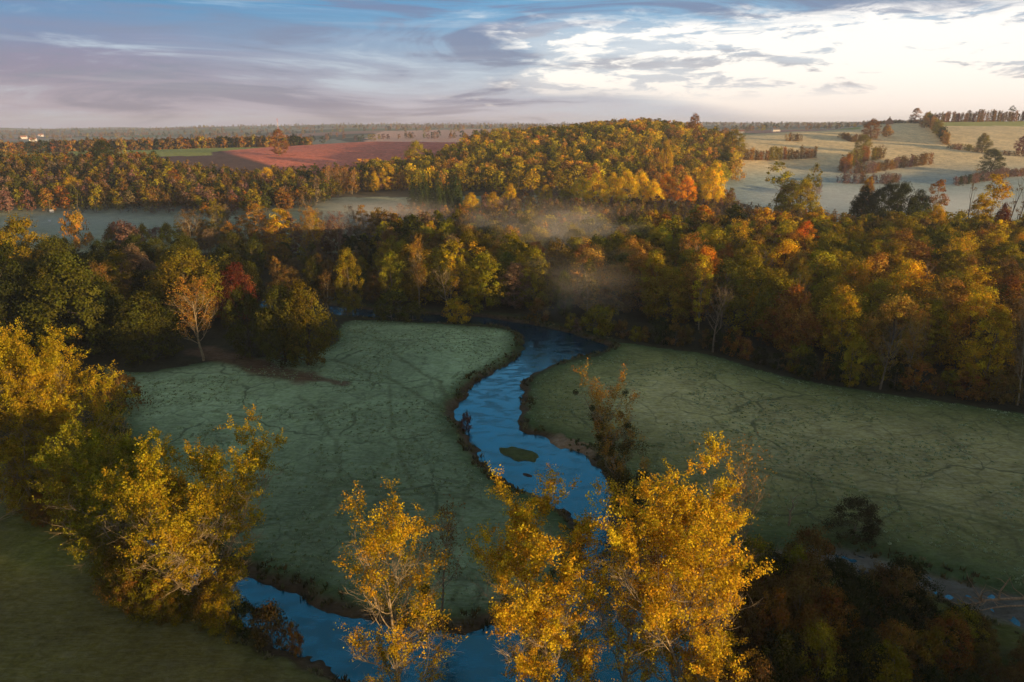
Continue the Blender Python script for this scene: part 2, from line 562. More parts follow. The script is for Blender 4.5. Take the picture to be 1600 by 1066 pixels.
    lerp((1 - sstep(ds, -0.5, 1.5)) * (dm > 0) * 0.9, A(0.15, 0.135, 0.115)[None] * (0.5 + nz)[:, None])
    lerp((di < 0.05) * 1.0, np.where((sdist(PB, X, Y) < 0.2)[:, None], A(0.09, 0.055, 0.04), A(0.085, 0.10, 0.03)))
    # valley pastures and far fields
    far = Y > 330
    past = A(0.34, 0.34, 0.20)[None] * (0.8 + 0.4 * nz)[:, None]
    col[:] = np.where(far[:, None], past, col)
    kind[(Y > 330) & (Y < 560) & (px < 700)] = 3
    wood = (Y > 560) & (Y < 1250) & (px < 1100)
    col[:] = np.where(wood[:, None], A(0.10, 0.08, 0.04), col)
    # right-hand slopes
    rf = (px >= 1090) & (Y > 330) & (Y < 1500)
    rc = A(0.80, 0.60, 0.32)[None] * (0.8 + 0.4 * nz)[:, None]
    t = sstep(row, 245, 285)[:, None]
    rc = rc * (1 - t) + A(0.36, 0.42, 0.38) * t  # lower slope: frost, with the blue valley shade put into its colour
    grn = ((row < 207 - (px - 1100) * 0.02) & (px < 1345)) | ((row < 197) & (px > 1440))
    rc = np.where(grn[:, None], A(0.44, 0.42, 0.12), rc)
    col[:] = np.where(rf[:, None], rc, col)
    kind[rf] = 3
    # left plateau: green strip, dark plough, red plough
    pl = (Y > 640) & (Y < 1150) & (px > 225) & (px < 770)
    edge = 262 - (px - 270) * 0.015
    red = sstep(px + (row - 240) * -3.4, 350, 372)
    c = A(0.15, 0.085, 0.065)[None] * (1 - red)[:, None] + A(0.82, 0.23, 0.14)[None] * red[:, None]
    c = c * (0.85 + 0.3 * nz)[:, None]
    col[:] = np.where(pl[:, None], c, col)
    kind[pl] = 2
    gs = ((px > -50) & (px < 330) & (Y > 640) & (Y < 1150)) & ((row < 246 - (px - 215) * 0.03) | (px < 240)) | \
         ((px < 430) & (px >= 300) & (row < 240 - (px - 300) * 0.085) & (Y < 1150) & (Y > 640))
    col[:] = np.where(gs[:, None], A(0.36, 0.36, 0.09), col)
    kind[gs] = 3
    # patchwork far away
    ff = Y > 1400
    cx, cy = np.floor(X / 330 + 0.5 * vnoise(Y / 500, X / 900, 3)), np.floor(Y / 420 + 0.5 * vnoise(X / 500, Y / 900, 4))
    hsh = np.abs(np.sin(cx * 12.9898 + cy * 78.233) * 43758.5453) % 1.0
    pal = np.array([(0.24, 0.22, 0.12), (0.14, 0.17, 0.07), (0.36, 0.20, 0.15), (0.20, 0.16, 0.11), (0.30, 0.28, 0.20), (0.10, 0.10, 0.06)])
    col[:] = np.where(ff[:, None], pal[(hsh * 5.99).astype(int)], col)
    pk = ff & (px > 545 + (Y - 1400) * 0.03 + 25 * nb) & (px < 770) & (Y < 2500 + 500 * nb)
    col[:] = np.where(pk[:, None], A(0.75, 0.42, 0.30), col)
    return np.clip(col, 0, 1), kind, np.maximum(mL, mR)


MEADOW_L = smooth_poly(np.array([G(*p) for p in [
    (150, 560), (200, 585), (330, 562), (420, 556), (522, 545), (524, 505), (560, 497), (700, 505), (800, 512), (815, 530), (800, 565), (730, 600), (703, 640),
    (735, 690), (790, 755), (860, 795), (905, 830), (915, 880), (880, 940), (800, 980), (640, 982), (535, 955), (400, 900), (330, 860),
    (250, 760), (180, 660)]]), 1)
MEADOW_R = smooth_poly(np.array([G(*p) for p in [
    (955, 530), (1050, 545), (1115, 552), (1200, 580), (1300, 600), (1420, 618), (1600, 645), (1800, 672), (2200, 700), (2100, 960), (1700, 950), (1560, 915), (1440, 885),
    (1330, 855), (1180, 850), (1040, 850), (985, 800), (945, 735), (880, 695), (810, 668), (815, 600), (860, 570), (950, 552)]]), 1)


def build_ground():
    # a fan of rings round the viewpoint: fine near, coarse far
    rs = [8.0]
    while rs[-1] < 9000:
        r = rs[-1]
        st = 0.03 if r < 45 else (0.0052 if r < 240 else (0.009 if r < 1300 else 0.02))
        rs.append(r * (1 + st))
    rs = np.array(rs)
    an = np.concatenate([np.arange(-180, -50, 2.5), np.arange(-50, 50, 0.24), np.arange(50, 180, 2.5)])
    an = np.radians(an)
    RR, AA = np.meshgrid(rs, an, indexing='ij')
    X = (RR * np.sin(AA)).ravel()
    Y = (RR * np.cos(AA)).ravel()
    Z, dm, ds, di = ground_z(X, Y, True)
    nr, na = RR.shape
    X = np.append(X, 0.0); Y = np.append(Y, 0.0); Z = np.append(Z, 1.0)
    dm = np.append(dm, 99); ds = np.append(ds, 99); di = np.append(di, 99)
    col, kind, mead = ground_colours(X, Y, Z, dm, ds, di)
    i = np.arange(nr - 1)[:, None]
    j = np.arange(na)[None]
    j2 = (j + 1) % na
    q = np.stack([i * na + j, (i + 1) * na + j, (i + 1) * na + j2, i * na + j2], -1).reshape(-1, 4)[:, ::-1]
    cen = len(X) - 1
    jj = np.arange(na)
    tri = np.stack([jj, (jj + 1) % na, np.full(na, cen)], 1)[:, ::-1]
    V = np.stack([X, Y, Z], 1)
    # material
    m, T = new_mat('turf_and_soil')
    pos = T.n('ShaderNodeNewGeometry').outputs['Position']
    base = T.n('ShaderNodeAttribute', attribute_name='tint').outputs['Color']
    mk = T.n('ShaderNodeAttribute', attribute_name='meadow').outputs['Fac']
    n_f = T.noise(pos, 1.1, 6.0, 0.72)
    st = T.n('ShaderNodeMapping', ins={0: pos, 2: (0, 0, 0.5), 3: (0.55, 2.2, 1.0)}).outputs[0]
    n_s = T.noise(st, 0.75, 5.0, 0.65, 1.2)
    warp = T.n('ShaderNodeTexNoise', ins={'Vector': pos, 'Scale': 0.11, 'Detail': 3.0}).outputs[1]
    wv = T.n('ShaderNodeVectorMath', operation='MULTIPLY_ADD', ins={0: warp, 1: (9, 9, 0), 2: pos}).outputs[0]
    fl = T.n('ShaderNodeVectorMath', operation='MULTIPLY', ins={0: wv, 1: (1, 1, 0)}).outputs[0]
    vo = T.n('ShaderNodeTexVoronoi', feature='DISTANCE_TO_EDGE', ins={'Vector': fl, 'Scale': 0.036}).outputs[0]
    vo2 = T.n('ShaderNodeTexVoronoi', feature='DISTANCE_TO_EDGE', ins={'Vector': fl, 'Scale': 0.17}).outputs[0]
    tr = T.math('MULTIPLY', T.ramp(vo, 0.003, 0.013, 1.0, 0.0), T.ramp(T.noise(pos, 0.05, 2.0), 0.42, 0.55))
    tr2 = T.math('MULTIPLY', T.ramp(vo2, 0.006, 0.040, 1.0, 0.0), T.ramp(T.noise(pos, 0.09, 2.0), 0.38, 0.52))
    trk = T.math('MULTIPLY', T.math('MAXIMUM', tr, T.math('MULTIPLY', tr2, 0.6)), mk)
    dist = T.n('ShaderNodeCameraData').outputs['View Distance'] if False else None
    c = T.mix(T.ramp(n_f, 0.25, 0.75), base, base)
    val = T.math('ADD', T.math('ADD', T.ramp(n_f, 0.28, 0.72, 0.78, 1.18), T.ramp(T.noise(pos, 0.16, 6.0, 0.7, 0.6), 0.3, 0.7, -0.20, 0.20)), T.ramp(n_s, 0.35, 0.65, -0.13, 0.13))
    c = T.n('ShaderNodeHueSaturation', ins={'Hue': 0.5, 'Saturation': T.ramp(n_s, 0.3, 0.7, 1.15, 0.85), 'Value': val, 'Color': base}).outputs[0]
    c = T.mix(T.math('MULTIPLY', trk, 0.60), c, c4(0.045, 0.055, 0.025))
    bm = T.n('ShaderNodeBump', ins={'Strength': 0.5, 'Distance': 0.35, 'Height': T.math('ADD', n_s, n_f)})
    b = T.n('ShaderNodeBsdfPrincipled', ins={'Base Color': c, 'Roughness': 0.95, 'Specular IOR Level': 0.1, 'Normal': bm.outputs[0]})
    T.n('ShaderNodeOutputMaterial', ins={0: b.outputs[0]})
    fk = kind[q[:, 0]]
    rgba = np.concatenate([col, np.ones((len(col), 1))], 1)
    for kk, nm, lab in ((0, 'ground', 'wood floor, banks and far countryside of the valley'), (1, 'meadow', 'frosted green riverside meadows crossed by thin tracks'),
                        (2, 'ploughed_field', 'bare reddish brown ploughed field on the plateau'), (3, 'pasture', 'pale frosted pastures on the valley sides')):
        qs = q[fk == kk]
        fl_ = [qs] + ([tri] if kk == 0 else [])
        used = np.unique(np.concatenate([f.ravel() for f in fl_]))
        mp = np.full(len(V), -1)
        mp[used] = np.arange(len(used))
        me = np_mesh(nm, V[used], [mp[f] for f in fl_], [m],
                     attrs={'tint': ('POINT', 'FLOAT_COLOR', rgba[used]), 'meadow': ('POINT', 'FLOAT', mead[used])}, smooth=True)
        o = link(bpy.data.objects.new(nm, me))
        tag(o, lab, nm.replace('_', ' '), kind='structure')


build_ground()


def build_water():
    m, T = new_mat('river_water')
    pos = T.n('ShaderNodeNewGeometry').outputs['Position']
    mp = T.n('ShaderNodeMapping', ins={0: pos, 2: (0, 0, 0.9), 3: (1.0, 2.6, 1.0)}).outputs[0]
    n1 = T.noise(mp, 1.6, 4.0, 0.6, 0.6)
    n2 = T.noise(pos, 0.09, 3.0, 0.55, 0.5)
    n3 = T.noise(mp, 0.22, 4.0, 0.6, 0.8)
    body = T.mix(T.ramp(n2, 0.35, 0.7), c4(0.001, 0.034, 0.068), c4(0.003, 0.022, 0.038))
    bm = T.n('ShaderNodeBump', ins={'Strength': T.ramp(n3, 0.40, 0.62, 0.02, 0.34), 'Distance': 0.3, 'Height': n1})
    b = T.n('ShaderNodeBsdfPrincipled', ins={'Base Color': body, 'Roughness': T.ramp(n3, 0.35, 0.7, 0.04, 0.16), 'IOR': 2.1, 'Specular IOR Level': 0.9, 'Specular Tint': c4(0.14, 0.70, 0.92), 'Normal': bm.outputs[0]})
    T.n('ShaderNodeOutputMaterial', ins={0: b.outputs[0]})
    xs = np.linspace(-190, 260, 46)
    ys = np.linspace(35, 285, 26)
    XX, YY = np.meshgrid(xs, ys, indexing='ij')
    V = np.stack([XX.ravel(), YY.ravel(), np.zeros(XX.size) + WATER_Z], 1)
    i = np.arange(45)[:, None]
    j = np.arange(25)[None]
    q = np.stack([i * 26 + j, (i + 1) * 26 + j, (i + 1) * 26 + j + 1, i * 26 + j + 1], -1).reshape(-1, 4)
    cx, cy = V[q].mean(1)[:, 0], V[q].mean(1)[:, 1]
    keep = np.minimum(sdist(PM, cx, cy), sdist(PS, cx, cy)) < 9
    me = np_mesh('river', V, q[keep], [m])
    o = link(bpy.data.objects.new('river', me))
    tag(o, 'blue river winding between the frosted meadows', 'river', kind='structure')


build_water()


# ------------------------------------------------------------------ tree geometry
def tubes(branches, sides=5):
    """branches: list of (points (k,3), radii (k,)) -> V, quads"""
    Vs, Fs, o = [], [], 0
    an = np.arange(sides) / sides * 2 * PI
    cs, sn = np.cos(an), np.sin(an)
    for P, r in branches:
        P = np.asarray(P, float)
        k = len(P)
        D = np.gradient(P, axis=0)
        D /= np.linalg.norm(D, axis=1)[:, None] + 1e-9
        ref = np.array([1.0, 0, 0]) if abs(D[0][0]) < 0.8 else np.array([0, 1.0, 0])
        U = np.cross(D, ref)
        U /= np.linalg.norm(U, axis=1)[:, None] + 1e-9
        W = np.cross(D, U)
        ring = P[:, None, :] + (U[:, None, :] * cs[None, :, None] + W[:, None, :] * sn[None, :, None]) * np.asarray(r)[:, None, None]
        Vs.append(ring.reshape(-1, 3))
        i = np.arange(k - 1)[:, None]
        j = np.arange(sides)[None]
        j2 = (j + 1) % sides
        Fs.append((np.stack([i * sides + j, i * sides + j2, (i + 1) * sides + j2, (i + 1) * sides + j], -1)).reshape(-1, 4) + o)
        o += k * sides
    return np.concatenate(Vs), np.concatenate(Fs)


def path(rng, p, d, L, k, wob=0.1, up=0.0):
    P = [np.array(p, float)]
    d = np.array(d, float)
    for _ in range(k):
        d = d + rng.normal(0, wob, 3) + np.array([0, 0, up])
        d /= np.linalg.norm(d)
        P.append(P[-1] + d * L / k)
    return np.array(P), d


def leaves(rng, C, N, size, flat=0.35, aspect=0.75):
    """rhombic leaves or leaf sprays: centres C, outward normals N -> V, quads"""
    n = len(C)
    nn = N * flat + rng.normal(0, 0.6, (n, 3))
    nn /= np.linalg.norm(nn, axis=1)[:, None] + 1e-9
    t = rng.normal(0, 1, (n, 3))
    t -= (t * nn).sum(1)[:, None] * nn
    t /= np.linalg.norm(t, axis=1)[:, None] + 1e-9
    b = np.cross(nn, t)
    s = (size * rng.uniform(0.6, 1.3, n))[:, None] * 0.5
    V = np.stack([C + t * s, C + b * s * aspect, C - t * s, C - b * s * aspect], 1).reshape(-1, 3)
    q = np.arange(4 * n).reshape(n, 4)
    return V, q


def prof_radius(shape, t):
    """crown radius (0..1) against height fraction of the crown (0..1)"""
    if shape == 'round':
        return np.sqrt(np.clip(1 - (2 * t - 0.95) ** 2 / 1.1, 0.02, 1))
    if shape == 'dome':
        return np.clip(1 - t ** 2.4, 0.05, 1) ** 0.6 * np.clip(0.62 + t * 1.3, 0, 1)
    if shape == 'tall':
        return np.clip(np.sin(PI * np.clip(t, 0, 1) ** 0.8) ** 0.55, 0.15, 1) * (1 - 0.2 * t)
    if shape == 'column':
        return np.clip(np.sin(PI * (0.06 + 0.9 * t)) ** 0.5, 0.2, 1)
    if shape == 'cone':
        return np.clip(1.02 - t, 0.03, 1)
    return np.ones_like(t)


def puff_tree(seed, h, r, base, shape, n_puff, per, leaf, puff_r, limbs=8, trunk_r=0.28, lean=0.0, gaps=0.0, skirt=0.0):
    """crown of leaf clumps carried by limbs. returns dict(crown=(V,q,var), wood=(V,q))"""
    rng = np.random.default_rng(seed)
    crown_h = h - base
    # lumpy outline: a few big lobes
    nl = 7
    la = rng.uniform(0, 2 * PI, nl)
    lt = rng.uniform(0.15, 0.95, nl)
    lw = rng.uniform(0.25, 0.5, nl)
    amp = rng.uniform(-0.28, 0.30, nl)
    t = rng.uniform(0, 1, n_puff) ** 0.9
    a = rng.uniform(0, 2 * PI, n_puff)
    rad = prof_radius(shape, t)
    lob = np.zeros(n_puff)
    for i in range(nl):
        da = np.abs((a - la[i] + PI) % (2 * PI) - PI) / PI
        lob += amp[i] * np.exp(-(da / 0.35) ** 2 - ((t - lt[i]) / lw[i]) ** 2)
    q = rng.uniform(0.25, 1, n_puff) ** 0.5
    rr = r * rad * (1 + lob) * q
    tip = r * 0.16 * rng.normal(0, 1, n_puff)
    C = np.stack([np.cos(a) * rr, np.sin(a) * rr, base + crown_h * t * (1 + 0.5 * lob * (t > 0.6)) + tip * 0.4], 1)
    if gaps > 0:
        keep = vnoise(C[:, 0] / (r * 0.45) + 9, C[:, 2] / (r * 0.45) + C[:, 1] / (r * 0.5) + 5, seed) > gaps
        C = C[keep]
    n = len(C)
    pr = puff_r * rng.uniform(0.5, 1.5, n)
    pv = np.stack([rng.uniform(0, 1, n), rng.uniform(0.15, 0.85, n), np.zeros(n)], 1)
    cnt = np.maximum(4, (per * rng.uniform(0.6, 1.4, n))).astype(int)
    idx = np.repeat(np.arange(n), cnt)
    m = len(idx)
    off = rng.normal(0, 1, (m, 3))
    off /= np.linalg.norm(off, axis=1)[:, None]
    off *= (rng.uniform(0, 1, m) ** 0.45 * pr[idx])[:, None]
    off[:, 2] *= 0.75
    L = C[idx] + off
    out = L - np.array([0, 0, base + crown_h * 0.35])
    out /= np.linalg.norm(out, axis=1)[:, None] + 1e-9
    pc = (L - C[idx])
    pc /= np.linalg.norm(pc, axis=1)[:, None] + 1e-9
    V, Q = leaves(rng, L, out * 0.6 + pc * 0.7, leaf, flat=1.15)
    var = pv[idx] + np.stack([rng.normal(0, 0.16, m), rng.normal(0, 0.14, m), np.zeros(m)], 1)
    var = np.repeat(np.clip(var, 0, 1), 4, axis=0)
    # wood
    br = []
    P, _ = path(rng, (0, 0, -0.4), (lean, 0, 1), h * 0.86, 7, 0.05)
    br.append((P, trunk_r * np.linspace(1.15, 0.14, len(P))))
    order = rng.permutation(n)[:limbs]
    for i in order:
        zs = np.clip(C[i][2] - rng.uniform(0.2, 0.42) * crown_h, base * 0.55 + 0.3, h * 0.75)
        f = np.interp(zs, P[:, 2], np.arange(len(P)))
        s = P[int(f)] * (1 - f % 1) + P[min(int(f) + 1, len(P) - 1)] * (f % 1)
        mid = (s + C[i]) / 2 + np.array([0, 0, -0.04 * h]) + rng.normal(0, 0.2, 3)
        r0 = trunk_r * 0.42 * (1 - zs / h) + 0.03
        br.append((np.array([s, mid, C[i]]), np.array([r0, r0 * 0.6, 0.02])))
    return dict(crown=(V, Q, var), wood=tubes(br, 6), h=h, r=r)


def conifer(seed, h, r, tiers, per, leaf):
    rng = np.random.default_rng(seed)
    Ls, Ns, vs = [], [], []
    for i in range(tiers):
        t = (i + 0.4) / tiers
        rad = r * (1 - t) ** 0.85 + 0.12
        nb = int(6 + 5 * (1 - t))
        for b in range(nb):
            a = rng.uniform(0, 2 * PI)
            L = rad * rng.uniform(0.7, 1.12)
            k = max(4, int(per * (1 - t) + 3))
            u = rng.uniform(0.1, 1, k)
            z = h * (0.06 + 0.93 * t) - u * L * 0.28 + rng.normal(0, 0.12, k)
            w = (1 - u) * 0.55 + 0.12
            aa = a + rng.normal(0, 1, k) * w * 0.4
            Ls.append(np.stack([np.cos(aa) * u * L, np.sin(aa) * u * L, z], 1))
            Ns.append(np.tile([math.cos(a) * 0.5, math.sin(a) * 0.5, 0.8], (k, 1)))
            vs.append(np.tile([rng.uniform(0.2, 0.8), rng.uniform(0.2, 0.7), 0], (k, 1)))
    C, N, v = np.concatenate(Ls), np.concatenate(Ns), np.concatenate(vs)
    V, Q = leaves(rng, C, N, leaf, 0.8, 0.55)
    P = np.array([(0, 0, -0.4), (0, 0, h * 0.5), (0, 0, h * 0.98)])
    return dict(crown=(V, Q, np.repeat(v, 4, axis=0)), wood=tubes([(P, np.array([0.26, 0.15, 0.03]))], 6), h=h, r=r)


def grown_tree(seed, h, spread, n_limb=13, n_br=6, n_tw=5, leaf_n=34, leaf=0.19, first=0.22, up=0.10, trunk_r=0.34,
               lean=(0, 0), fork=False, steep=0.75, clump=0.55, bare=0.0):
    """a tree grown branch by branch, leaves in tufts along the last twigs"""
    rng = np.random.default_rng(seed)
    br, tips = [], []
    stems = []
    if fork:
        P, d = path(rng, (0, 0, -0.5), (lean[0], lean[1], 1), h * first * 1.3, 4, 0.03)
        br.append((P, trunk_r * np.linspace(1.1, 0.85, len(P))))
        for kx in range(3):
            a = kx * 2.1 + rng.uniform(0, 1)
            dd = np.array([math.cos(a) * 0.30, math.sin(a) * 0.30, 1.0])
            P2, _ = path(rng, P[-1], dd, h * (0.98 - first * 1.3) * rng.uniform(0.85, 1.02), 8, 0.05, 0.04)
            br.append((P2, trunk_r * 0.66 * np.linspace(1, 0.08, len(P2))))
            stems.append((P2, trunk_r * 0.66, n_limb // 2 + 1, 0.03))
    else:
        P, d = path(rng, (0, 0, -0.5), (lean[0], lean[1], 1), h * 0.97, 11, 0.035)
        br.append((P, trunk_r * np.linspace(1.15, 0.07, len(P))))
        stems.append((P, trunk_r, n_limb, first))
    for P, tr, nl, f0 in stems:
        k = len(P) - 1
        for i in range(nl):
            f = (f0 + (0.97 - f0) * (i + rng.uniform(0.1, 0.9)) / nl) * k
            i0 = min(int(f), k - 1)
            s = P[i0] * (1 - (f - i0)) + P[i0 + 1] * (f - i0)
            t = s[2] / h
            a = i * 2.399 + rng.uniform(-0.5, 0.5)
            L = spread * (math.sin(PI * min(1, max(0.22, t * 0.95))) ** 0.6 * 1.05 + 0.05) * rng.uniform(0.75, 1.15)
            dd = np.array([math.cos(a), math.sin(a), steep + 0.5 * t])
            LP, ld = path(rng, s, dd / np.linalg.norm(dd), L * 1.25, 6, 0.10, up)
            r0 = max(0.045, tr * 0.40 * (1 - t * 0.75))
            br.append((LP, np.linspace(r0, 0.025, len(LP))))
            for b in range(n_br):
                g = rng.uniform(0.22, 1.0) * 6
                g0 = min(int(g), 5)
                sp = LP[g0] * (1 - (g - g0)) + LP[g0 + 1] * (g - g0)
                d2 = (LP[g0 + 1] - LP[g0])
                d2 = d2 / np.linalg.norm(d2) + rng.normal(0, 0.55, 3) + np.array([0, 0, 0.25])
                B, bd = path(rng, sp, d2 / np.linalg.norm(d2), L * rng.uniform(0.28, 0.5), 4, 0.14, 0.06)
                br.append((B, np.linspace(max(0.022, r0 * 0.38), 0.012, len(B))))
                for w in range(n_tw):
                    e = rng.integers(1, 5)
                    d3 = bd + rng.normal(0, 0.7, 3) + np.array([0, 0, 0.2])
                    Wp, _ = path(rng, B[e], d3 / np.linalg.norm(d3), rng.uniform(0.6, 1.3) * L * 0.17 + 0.3, 2, 0.18)
                    br.append((Wp, np.linspace(0.014, 0.006, len(Wp))))
                    tips.append(Wp)
    cs = []
    for Wp in tips:
        if rng.uniform() < bare:
            continue
        k = int(leaf_n * rng.uniform(0.35, 1.6))
        u = rng.uniform(0.1, 1.15, k)[:, None]
        c = Wp[0] * (1 - u) + Wp[-1] * u + rng.normal(0, clump * 0.42, (k, 3))
        cs.append((c, rng.uniform(0, 1), rng.uniform(0.2, 0.8)))
    top = max(w[-1][2] for w in tips)
    k = h / (top + 0.3)
    br = [(P * np.array([1, 1, k]), r) for P, r in br]
    tips = [w * np.array([1, 1, k]) for w in tips]
    res = dict(wood=tubes(br, 5), h=h, r=spread, tips=np.array([w[-1] for w in tips]))
    if cs and sum(len(c[0]) for c in cs):
        C = np.concatenate([c[0] for c in cs])
        var = np.concatenate([np.tile([c[1], c[2], 0], (len(c[0]), 1)) for c in cs])
        var = np.clip(var + rng.normal(0, 0.18, var.shape), 0, 1)
        N = C - np.array([0, 0, h * 0.5])
        N /= np.linalg.norm(N, axis=1)[:, None] + 1e-9
        V, Q = leaves(rng, C, N, leaf, 0.45, 0.85)
        res['crown'] = (V, Q, np.repeat(var, 4, axis=0))
    return res


def ball_clump(rng, c, r, n, leaf):
    off = rng.normal(0, 1, (n, 3))
    off /= np.linalg.norm(off, axis=1)[:, None]
    L = np.array(c) + off * (rng.uniform(0, 1, n) ** 0.35 * r)[:, None]
    V, Q = leaves(rng, L, off, leaf, 0.7)
    return V, Q, np.repeat(np.clip(rng.normal(0.5, 0.2, (n, 3)), 0, 1), 4, axis=0)


PROTO = {}


def meshes_of(key, res, bark=None):
    """crown and trunk meshes of one kind"""
    if key in PROTO:
        return PROTO[key]
    cm = None
    if 'crown' in res:
        V, Q, var = res['crown']
        cm = np_mesh(key + '_crown', V, Q, [LEAF], attrs={'var': ('POINT', 'FLOAT_VECTOR', var)})
    V, Q = res['wood']
    tm = np_mesh(key + '_wood', V, Q, [bark or BARK], smooth=True)
    PROTO[key] = (cm, tm, res['h'], res['r'])
    return PROTO[key]


TREES = []          # every individual tree, for the labels


def put_tree(name, key, x, y, h=None, tint=(0.1, 0.1, 0.03), colour='green', zone='', rz=0.0, sxy=None, label=None, cat='tree',
             group=None, tilt=(0, 0), shape='tree', z=None):
    cm, tm, ph, pr = PROTO[key]
    s = (h or ph) / ph
    w = s if sxy is None else s * sxy
    zz = gz(x, y) if z is None else z
    o = empty(name, (x, y, zz - 0.15), rz)
    o.rotation_euler = (tilt[0], tilt[1], rz)
    o.scale = (w, w, s)
    tag(o, label, cat, group)
    if cm is not None:
        c = link(bpy.data.objects.new('crown', cm), o)
        c.color = (*tint, 1)
    t = link(bpy.data.objects.new('trunk', tm), o)
    TREES.append(dict(o=o, x=x, y=y, z=zz, h=h or ph, r=pr * w, colour=colour, zone=zone, shape=shape, label=label))
    return o


# tints: real base colours of the foliage
TINT = {
    'golden': (0.54, 0.335, 0.015), 'yellow': (0.66, 0.42, 0.022), 'orange': (0.58, 0.205, 0.016), 'rust': (0.30, 0.132, 0.022),
    'brown': (0.19, 0.112, 0.028), 'olive': (0.26, 0.195, 0.013), 'green': (0.092, 0.092, 0.012), 'dark green': (0.040, 0.048, 0.010),
    'red': (0.15, 0.042, 0.018), 'grey brown': (0.23, 0.155, 0.085), 'yellow green': (0.38, 0.290, 0.016), 'tawny': (0.40, 0.215, 0.035),
    'spruce green': (0.080, 0.110, 0.028), 'mauve brown': (0.22, 0.120, 0.085)}

# kinds used for the woods: three sizes of detail
for i in range(3):
    meshes_of(f'oak{i}', puff_tree(100 + i, 18, 7.6, 1.0, 'dome', 200, 80, 0.40, 1.6, 12, 0.42, gaps=0.14), BARK_DARK)
    meshes_of(f'ash{i}', puff_tree(110 + i, 20, 6.0, 1.3, 'tall', 185, 76, 0.38, 1.35, 14, 0.30, gaps=0.17))
    meshes_of(f'thin{i}', puff_tree(120 + i, 20, 3.6, 5.5, 'tall', 70, 50, 0.36, 1.0, 22, 0.20, gaps=0.18), BARK_PALE)
    meshes_of(f'aspen{i}', puff_tree(130 + i, 21, 3.0, 3.0, 'column', 75, 62, 0.42, 1.1, 16, 0.24, gaps=0.15), BARK_PALE)
    meshes_of(f'bush{i}', puff_tree(140 + i, 4.2, 2.9, 0.3, 'dome', 42, 60, 0.30, 0.85, 8, 0.08))
for i in range(3):
    meshes_of(f'shrub{i}', puff_tree(190 + i, 8, 4.4, 0.3, 'dome', 120, 95, 0.21, 0.95, 12, 0.10, gaps=0.1))
for i in range(2):
    meshes_of(f'spruce{i}', conifer(150 + i, 20, 3.9, 26, 22, 0.62), BARK_DARK)
    meshes_of(f'bare{i}', grown_tree(160 + i, 19, 4.6, 15, 7, 6, 0, 0.2, 0.30, 0.14, 0.26, steep=1.3), TWIG_MAT)
    meshes_of(f'wispy{i}', grown_tree(170 + i, 19, 4.8, 14, 7, 5, 9, 0.24, 0.26, 0.12, 0.26, steep=1.1, clump=0.6), BARK_PALE)
meshes_of('pine0', puff_tree(180, 20, 3.6, 13, 'dome', 26, 60, 0.4, 1.1, 9, 0.26), BARK_PALE)
meshes_of('snag0', puff_tree(181, 19, 1.2, 3, 'column', 16, 24, 0.35, 0.7, 12, 0.20, gaps=0.3), BARK_DARK)

# ------------------------------------------------------------------ foreground riverside poplars, each grown on its own
FG = [
    # key, px, Y, top row, spread, colour, lean, fork, label, extra
    ('poplar_a', 62, 95, 548, 8.2, 'golden', (0.02, 0), True, 'tall golden poplar at the far left with pale forked limbs above the dark near bank', {}),
    ('poplar_b', 150, 99, 610, 7.4, 'golden', (0, 0), False, 'golden poplar beside the dark rounded bush at the corner of the left meadow', {}),
    ('poplar_c', -25, 88, 575, 8.0, 'golden', (0, 0), False, 'golden poplar cut off by the left edge of the picture', {}),
    ('poplar_d', 326, 72, 715, 6.9, 'golden', (-0.10, 0), True, 'broad golden poplar with pale forked trunk standing at the left end of the near river', {}),
    ('poplar_e', 200, 80, 712, 6.6, 'yellow green', (0, 0), False, 'greener yellow poplar just left of the broad forked poplar', {}),
    ('poplar_f', 624, 58.5, 800, 5.8, 'golden', (-0.05, 0), False, 'slender golden poplar standing alone at the bottom centre over the near river', dict(n_limb=22, steep=0.65, bare=0.22, first=0.08)),
    ('poplar_g', 872, 56, 832, 6.6, 'yellow', (-0.03, 0), False, 'bushy bright yellow poplar, leftmost of the bright clump at the bottom', dict(n_limb=28, steep=0.6, first=0.06, leaf_n=42, bare=0.04)),
    ('poplar_h', 975, 58, 756, 5.6, 'yellow', (0.0, 0), False, 'tall straight yellow poplar in the middle of the bright clump', dict(n_limb=19, steep=0.95, bare=0.22, leaf_n=24)),
    ('poplar_i', 1058, 56, 764, 6.7, 'yellow', (0.03, 0), True, 'tall yellow poplar with trunk forking low, rightmost of the bright clump', dict(n_limb=22, steep=0.8, bare=0.22, first=0.10, leaf_n=23)),
]
mrng = np.random.default_rng(5)
